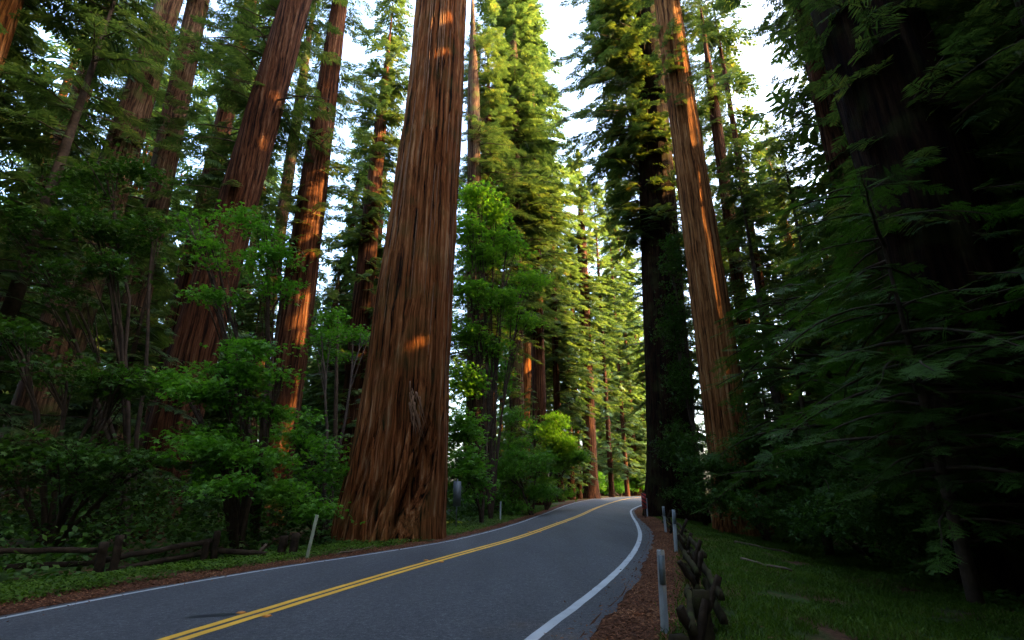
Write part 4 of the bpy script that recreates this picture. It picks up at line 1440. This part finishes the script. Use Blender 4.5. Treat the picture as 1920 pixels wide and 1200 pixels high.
# striped hazard marker at the bend: red plate with black diagonal bands
X, Y = at(1210, 972, 33.0)[0], 33.0
o = empty('hazard_marker', (X, Y, float(ground(X, Y))))
tag(o, 'red and black diagonally striped marker plate at the foot of the dark redwood', 'sign')
v, q = box(0, .02, .55, .05, .02, 1.9)
link('marker_post', raw_mesh('marker_post', v, q, simple_mat('rusty_post', (.10, .045, .03), .8)), o)
v, q = box(0, 0, 1.02, .30, .012, .92)
pl = link('marker_plate', raw_mesh('marker_plate', v, q, P_RED), o)
bands = []
for i in range(5):
    zc = .60 + i * .23
    h_ = .085
    za, zb = zc + .11, zc - .11
    P4 = [(-.15, za), (.15, zb), (.15, zb + h_), (-.15, za + h_)]
    P4 = [(a, min(max(b, .56), 1.48)) for a, b in P4]
    bands.append((np.array([[a, -.0085, b] for a, b in P4]), np.array([[0, 1, 2, 3]])))
v, q = merge(bands)
link('black_bands', raw_mesh('black_bands', v, q, P_BLK), pl)

# raised pavement markers beside the yellow pair
M_RPM = simple_mat('orange_road_marker', (.55, .20, .03), .4, 0, .2, 30)
rpm_lab = {0: 'nearest orange road marker left of the yellow lines', 1: 'nearest orange road marker right of the yellow lines',
           2: 'orange road marker left of the yellow lines, level with the giant redwood', 3: 'orange road marker right of the yellow lines, level with the giant redwood',
           4: 'small marker left of the yellow lines in mid curve', 5: 'small marker right of the yellow lines in mid curve', 6: 'far marker left of the yellow lines before the bend', 7: 'far marker right of the yellow lines before the bend'}
for i, (yy_, sd__) in enumerate([(7.75, -1), (7.55, 1), (13.2, -1), (12.9, 1), (22.0, -1), (21.8, 1), (28.5, -1), (28.3, 1)]):
    xk = float(xy(yy_)) + sd__ * .25
    v, q = box(0, 0, .009, .10, .10, .018)
    v[[1, 3, 5, 7], :2] *= .62
    mm = raw_mesh('road_marker', v, q, M_RPM)
    ob = link('road_marker', mm, None, (xk, yy_, float(road_z(xk, yy_)) + .002))
    ob.rotation_euler = (0, 0, -.35)
    tag(ob, rpm_lab[i], 'road marker', 'raised markers beside the yellow lines')
# tar patch
M_TAR = simple_mat('tar', (.014, .015, .02), .5)
tr_ = np.linspace(0, 2 * np.pi, 24, endpoint=False)
rr2 = 1 + .35 * (np.random.default_rng(2).random(24) - .5)
c0 = np.array([-3.98, 7.62])
pv = np.stack([c0[0] + .30 * rr2 * np.cos(tr_), c0[1] + .11 * rr2 * np.sin(tr_) + .25 * .30 * rr2 * np.cos(tr_)], 1)
V = [[c0[0], c0[1], 0]] + [[a, b, 0] for a, b in pv]
V = np.array(V)
V[:, 2] = road_z(V[:, 0], V[:, 1]) + .003
Q = [[0, 1 + i, 1 + (i + 1) % 24, 1 + (i + 2) % 24] for i in range(0, 24, 2)]
tp = link('tar_patch', raw_mesh('tar_patch', V, Q, M_TAR))
tag(tp, kind='structure')


# split rail fences
def rail(p0, p1, h, wd, seed, mat):
    r = np.random.default_rng(seed)
    p0, p1 = np.array(p0, float), np.array(p1, float)
    s = np.linspace(0, 1, 9)
    pts = p0 + (p1 - p0) * s[:, None]
    pts[1:-1] += r.normal(0, .008, (7, 3))
    T = (p1 - p0) / np.linalg.norm(p1 - p0)
    A = np.cross(T, [0, 0, 1.0])
    A /= np.linalg.norm(A)
    B = np.cross(A, T)
    prof = np.array([(-.55, -.5), (0, -.52), (.55, -.5), (.5, .0), (.42, .5), (-.2, .56), (-.5, .1)]) * (1 + r.normal(0, .05, (7, 2)))
    n = 7
    V = []
    for p in pts:
        jj = 1 + r.normal(0, .05)
        V += [p + A * a * wd * jj + B * b * h * jj for a, b in prof]
    Q = [[i * n + j, i * n + (j + 1) % n, (i + 1) * n + (j + 1) % n, (i + 1) * n + j] for i in range(8) for j in range(n)]
    e = 8 * n
    Q += [[0, 3, 2, 1], [0, 5, 4, 3], [0, 6, 5, 5]][:2] + [[0, 6, 5, 0]][:0]
    Q += [[e, e + 1, e + 2, e + 3], [e, e + 3, e + 4, e + 5]]
    return np.array(V), np.array(Q)


def post_g(x, y, H, wd, seed, lean=(0, 0)):
    g0 = float(ground(x, y))
    return rail((x, y, g0 - .3), (x + lean[0] * H + 1e-3, y + lean[1] * H + 1e-3, g0 + H), wd, wd, seed, WOOD)


# left fence: one thing with posts and rails
fx = lambda px, Y: at(px, 1000, Y)[0]
bx_, by_ = fx(215, 11.9), 11.9
lf = empty('split_rail_fence', (0, 0, 0))
lf.location = (bx_, by_, float(ground(bx_, by_)))
tag(lf, 'dark split rail fence with thick posts running along the left verge', 'fence')


def lchild(name, vq, mat, par, base):
    v, q = vq
    return link(name, raw_mesh(name, v - np.array(base), q, mat), par)


lb = tuple(lf.location)
posts_L = [(fx(200, 12.0), 12.0, .72, .15), (fx(226, 12.15), 12.15, .84, .14), (fx(390, 13.3), 13.3, .55, .13), (fx(407, 13.4), 13.4, .76, .13), (fx(-60, 10.9), 10.9, .8, .2)]
for i, (x, y, H, wd) in enumerate(posts_L):
    lchild('post', post_g(x, y, H, wd, 60 + i), WOOD, lf, lb)


def gh(x, y, z): return (x, y, float(ground(x, y)) + z)


for i, (a, b, za, zb) in enumerate([((fx(200, 12.1), 12.1), (fx(400, 13.35), 13.35), .32, .55), ((fx(215, 12.1), 12.1), (fx(395, 13.35), 13.35), .12, .28),
                                    ((fx(-80, 10.9), 10.9), (fx(205, 12.1), 12.1), .62, .55), ((fx(-80, 10.95), 10.95), (fx(200, 12.15), 12.15), .30, .28)]):
    lchild('rail', rail(gh(*a, za), gh(*b, zb), .10, .08, 80 + i, WOOD), WOOD, lf, lb)
v, q = rail(gh(fx(405, 13.45), 13.45, .33), gh(fx(505, 13.7), 13.7, .13), .10, .10, 91, WOOD)
o = link('fallen_rail', raw_mesh('fallen_rail', v - v.mean(0), q, WOOD), None, tuple(v.mean(0)))
tag(o, 'dropped fence rail slanting down right of the left fence end', 'rail')
v, q = rail(gh(fx(482, 14.2), 14.2, .05), gh(fx(503, 14.4), 14.4, .33), .07, .07, 93, WOOD)
o = link('broken_stake', raw_mesh('broken_stake', v - v.mean(0), q, DEADWOOD), None, tuple(v.mean(0)))
tag(o, 'pale broken stake leaning in the herbs behind the dropped rail', 'stake')
for i, (px, lab) in enumerate([(532, 'left of the two short dark posts beside the leaning cream post'), (553, 'right of the two short dark posts beside the leaning cream post')]):
    y = 14.05 + i * .25
    v, q = post_g(fx(px, y), y, .52 + .04 * i, .16, 95 + i, (.04, 0))
    c = v.mean(0)
    o = link('short_post', raw_mesh('short_post', v - c, q, WOOD), None, tuple(c))
    tag(o, lab, 'post', 'pair of short posts on the left verge')

# right fence: crossed stakes carrying a single line of mossy logs


def ground_slant(Y):
    k_ = 1.75 / Y
    w_ = (math.sin(PITCH) + k_ * math.cos(PITCH)) / (math.cos(PITCH) - k_ * math.sin(PITCH))
    return math.cos(PITCH) + w_ * math.sin(PITCH)


rf = empty('crossed_rail_fence', (0, 0, 0))
line = []
for (px, Y) in [(1320, 5.3), (1327, 6.9), (1318, 8.7), (1306, 10.8), (1292, 13.5), (1276, 17.0), (1262, 21.5), (1250, 26.0)]:
    X = (px - 960) / F * Y / ground_slant(Y)
    line.append((X, Y))
rf.location = (line[3][0], line[3][1], float(ground(*line[3])))
tag(rf, 'rustic mossy log fence with crossed stakes along the right verge', 'fence')
rb_ = tuple(rf.location)
for i in range(len(line) - 1):
    a, b = line[i], line[i + 1]
    dx_ = .15 if i % 2 else -.10
    for k_, (dz_, wd_) in enumerate(((.44, .085), (.20, .095))):
        lchild('rail', rail(gh(a[0] + dx_, a[1] - .22, dz_), gh(b[0] + dx_, b[1] + .22, dz_ + .06 * (i % 2)), wd_, wd_ * .8, 120 + i * 3 + k_, WOOD_MOSS), WOOD_MOSS, rf, rb_)
rs = np.random.default_rng(12)
for i, (X, Y) in enumerate(line):
    g0 = float(ground(X, Y))
    for s_ in (-1, 1):
        l_ = rs.uniform(.10, .34)
        hh_ = rs.uniform(.58, .78) if s_ > 0 else rs.uniform(.45, .6)
        v, q = rail((X - s_ * .20, Y - .07 * s_, g0 - .15), (X + s_ * l_, Y + .10 * s_, g0 + hh_), .07, .065, 150 + i * 2 + s_, WOOD)
        lchild('stake', (v, q), WOOD, rf, rb_)
for (px_, Y_) in ((1328, 5.9), (1283, 5.0)):
    X_ = (px_ - 960) / F * Y_ / ground_slant(Y_)
    g0 = float(ground(X_, Y_))
    lchild('post', rail((X_, Y_, g0 - .2), (X_ + .01, Y_, g0 + (.62 if px_ > 1300 else .42)), .13, .13, 190, WOOD_MOSS), WOOD_MOSS, rf, rb_)

# fallen wood
for i, (lab, a, b, rr0) in enumerate([('pale broken branch lying behind the crossed fence on the grass', (5.9, 14.3), (6.7, 13.4), .05), ('weathered stick on the grass bank, farther back', (7.9, 19.5), (9.4, 18.6), .05),
                                      ('curved twig on the left verge before the giant redwood', (-4.55, 14.4), (-3.9, 15.6), .02), ('pale stick at the foot of the small white guide post', (-1.6, 28.3), (-.75, 29.6), .035)]):
    p0, p1 = np.array(gh(*a, .04)), np.array(gh(*b, .10))
    s = np.linspace(0, 1, 9)[:, None]
    pts = p0 * (1 - s) + p1 * s + np.random.default_rng(i).normal(0, .02, (9, 3))
    pts -= p0
    v, q = tube(pts, np.linspace(rr0, rr0 * .5, 9), 8)
    o = link('fallen_branch', raw_mesh('fallen_branch', v, q, DEADWOOD, True), None, tuple(p0))
    tag(o, lab, 'branch')
# pale dead limb on the narrow dark trunk on the right
for p in S.objects:
    if p.get('label', '').startswith('dark narrow trunk right of the golden'):
        o0 = np.array(p.location)
        a, b = at(1406, 722, 39.3), at(1468, 704, 38.0)
        mid = at(1430, 706, 38.6)
        s = np.linspace(0, 1, 10)[:, None]
        pts = (1 - s)**2 * a + 2 * s * (1 - s) * mid + s**2 * b
        v, q = tube(pts - o0, np.linspace(.13, .05, 10), 8)
        link('dead_limb', raw_mesh('dead_limb', v, q, DEADWOOD, True), p)
# ------------------------------------------------------------------ gaps cut through crowns and limbs to aim single sunbeams at chosen spots
BEAMS = [  # sighted point (px, py, distance) and width of the gap
    (1250, 30, 26.9, .9), (1258, 80, 26.9, .9), (1268, 120, 26.9, .7), (1296, 200, 27.1, .6), (1301, 230, 27.1, .7), (1306, 260, 27.1, .5), (1326, 330, 27.3, .6), (1332, 360, 27.3, .75), (1336, 395, 27.3, .8), (1340, 425, 27.2, .8), (1343, 455, 27.2, .8), (1346, 485, 27.1, .8), (1350, 515, 27.1, .7), (1354, 545, 27.1, .6), (1362, 580, 27.0, .35), (1375, 700, 27.0, .3),
    (785, 642, 18.0, .16), (808, 40, 18.2, .35), (822, 100, 18.3, .15),
    (522, 180, 23.5, .12), (484, 272, 23.5, .12), (350, 160, 28.5, .25), (455, 95, 32.5, .9), (5, 30, 16.5, .8), (600, 400, 29.5, .05),
    (985, 690, 61.5, .8), (1005, 560, 55.5, .6), (720, 120, 41.5, 1.2), (1530, 150, 23.5, .5),
    (1170, 110, 34, 3.0), (1185, 260, 34, 2.4), (1145, 30, 34, 2.4), (1215, 350, 34, 1.6), (1330, 130, 30, 1.6), (1150, 330, 50, 4.0), (1120, 420, 50, 3.0), (1190, 480, 60, 3.0),
    (1065, 800, 45, 1.2), (1050, 780, 45, 1.0), (930, 395, 30.5, 1.0), (880, 350, 30.5, 1.0),
    (895, 375, 30, 1.4), (910, 508, 30, .6), (880, 170, 43, .8), (1180, 230, 34, 2.0), (1200, 120, 34, 2.0), (1150, 60, 34, 1.2), (1350, 60, 30, 1.6), (1320, 170, 30, 1.2),
    (1400, 230, 50, 3.0), (1440, 300, 60, 2.5), (1090, 350, 82, 6.0), (1150, 400, 138, 8.0), (1035, 420, 90, 6.0), (1010, 150, 56, 1.0), (985, 90, 54, .7), (110, 60, 14, .5), (70, 300, 14, .4)]
BP = [at(a, b, c) for a, b, c, d in BEAMS]
SV = SUNV


def beam_mask(C, ext):
    """C (n,3) -> True where a leaf stands in one of the gaps"""
    hit = np.zeros(len(C), bool)
    for p, (a, b, c, rad) in zip(BP, BEAMS):
        d = C - p
        s_ = d @ SV
        q2 = (d * d).sum(1) - s_ * s_
        rr_ = rad * (.85 + .3 * np.sin(C[:, 2] * 5.1 + C[:, 0] * 3.3)) + .38 * ext
        hit |= (q2 < rr_ * rr_) & (s_ > rad + .8)
    return hit


bpy.context.view_layer.update()
for ob in list(S.objects):
    if ob.type != 'MESH' or not ob.name.startswith(('crown', 'surrounding_wood', 'trunk')):
        continue
    me = ob.data
    nv = len(me.vertices)
    co = np.empty(nv * 3, dtype=np.float32)
    me.vertices.foreach_get('co', co)
    co = co.reshape(-1, 3)
    q = np.empty(len(me.loops), dtype=np.int32)
    me.loops.foreach_get('vertex_index', q)
    q = q.reshape(-1, 4)
    mi = np.empty(len(me.polygons), dtype=np.int32)
    me.polygons.foreach_get('material_index', mi)
    W = np.array(ob.matrix_world)
    C = co[q].mean(axis=1) @ W[:3, :3].T + W[:3, 3]
    hit = beam_mask(C, np.linalg.norm(co[q[:, 0]] - co[q[:, 2]], axis=1) * abs(W[2, 2])) & (mi == (1 if ob.name.startswith('trunk') else 0))
    if hit.sum() > 3:
        mats = list(me.materials)
        q2 = q[~hit]
        used = np.unique(q2)
        remap = np.zeros(nv, np.int32)
        remap[used] = np.arange(len(used))
        ob.data = raw_mesh(me.name, co[used], remap[q2], mats, ob.name.startswith('trunk'), mi[~hit])
        if me.users == 0:
            bpy.data.meshes.remove(me)

print('quads', sum(len(m_.polygons) for m_ in bpy.data.meshes))
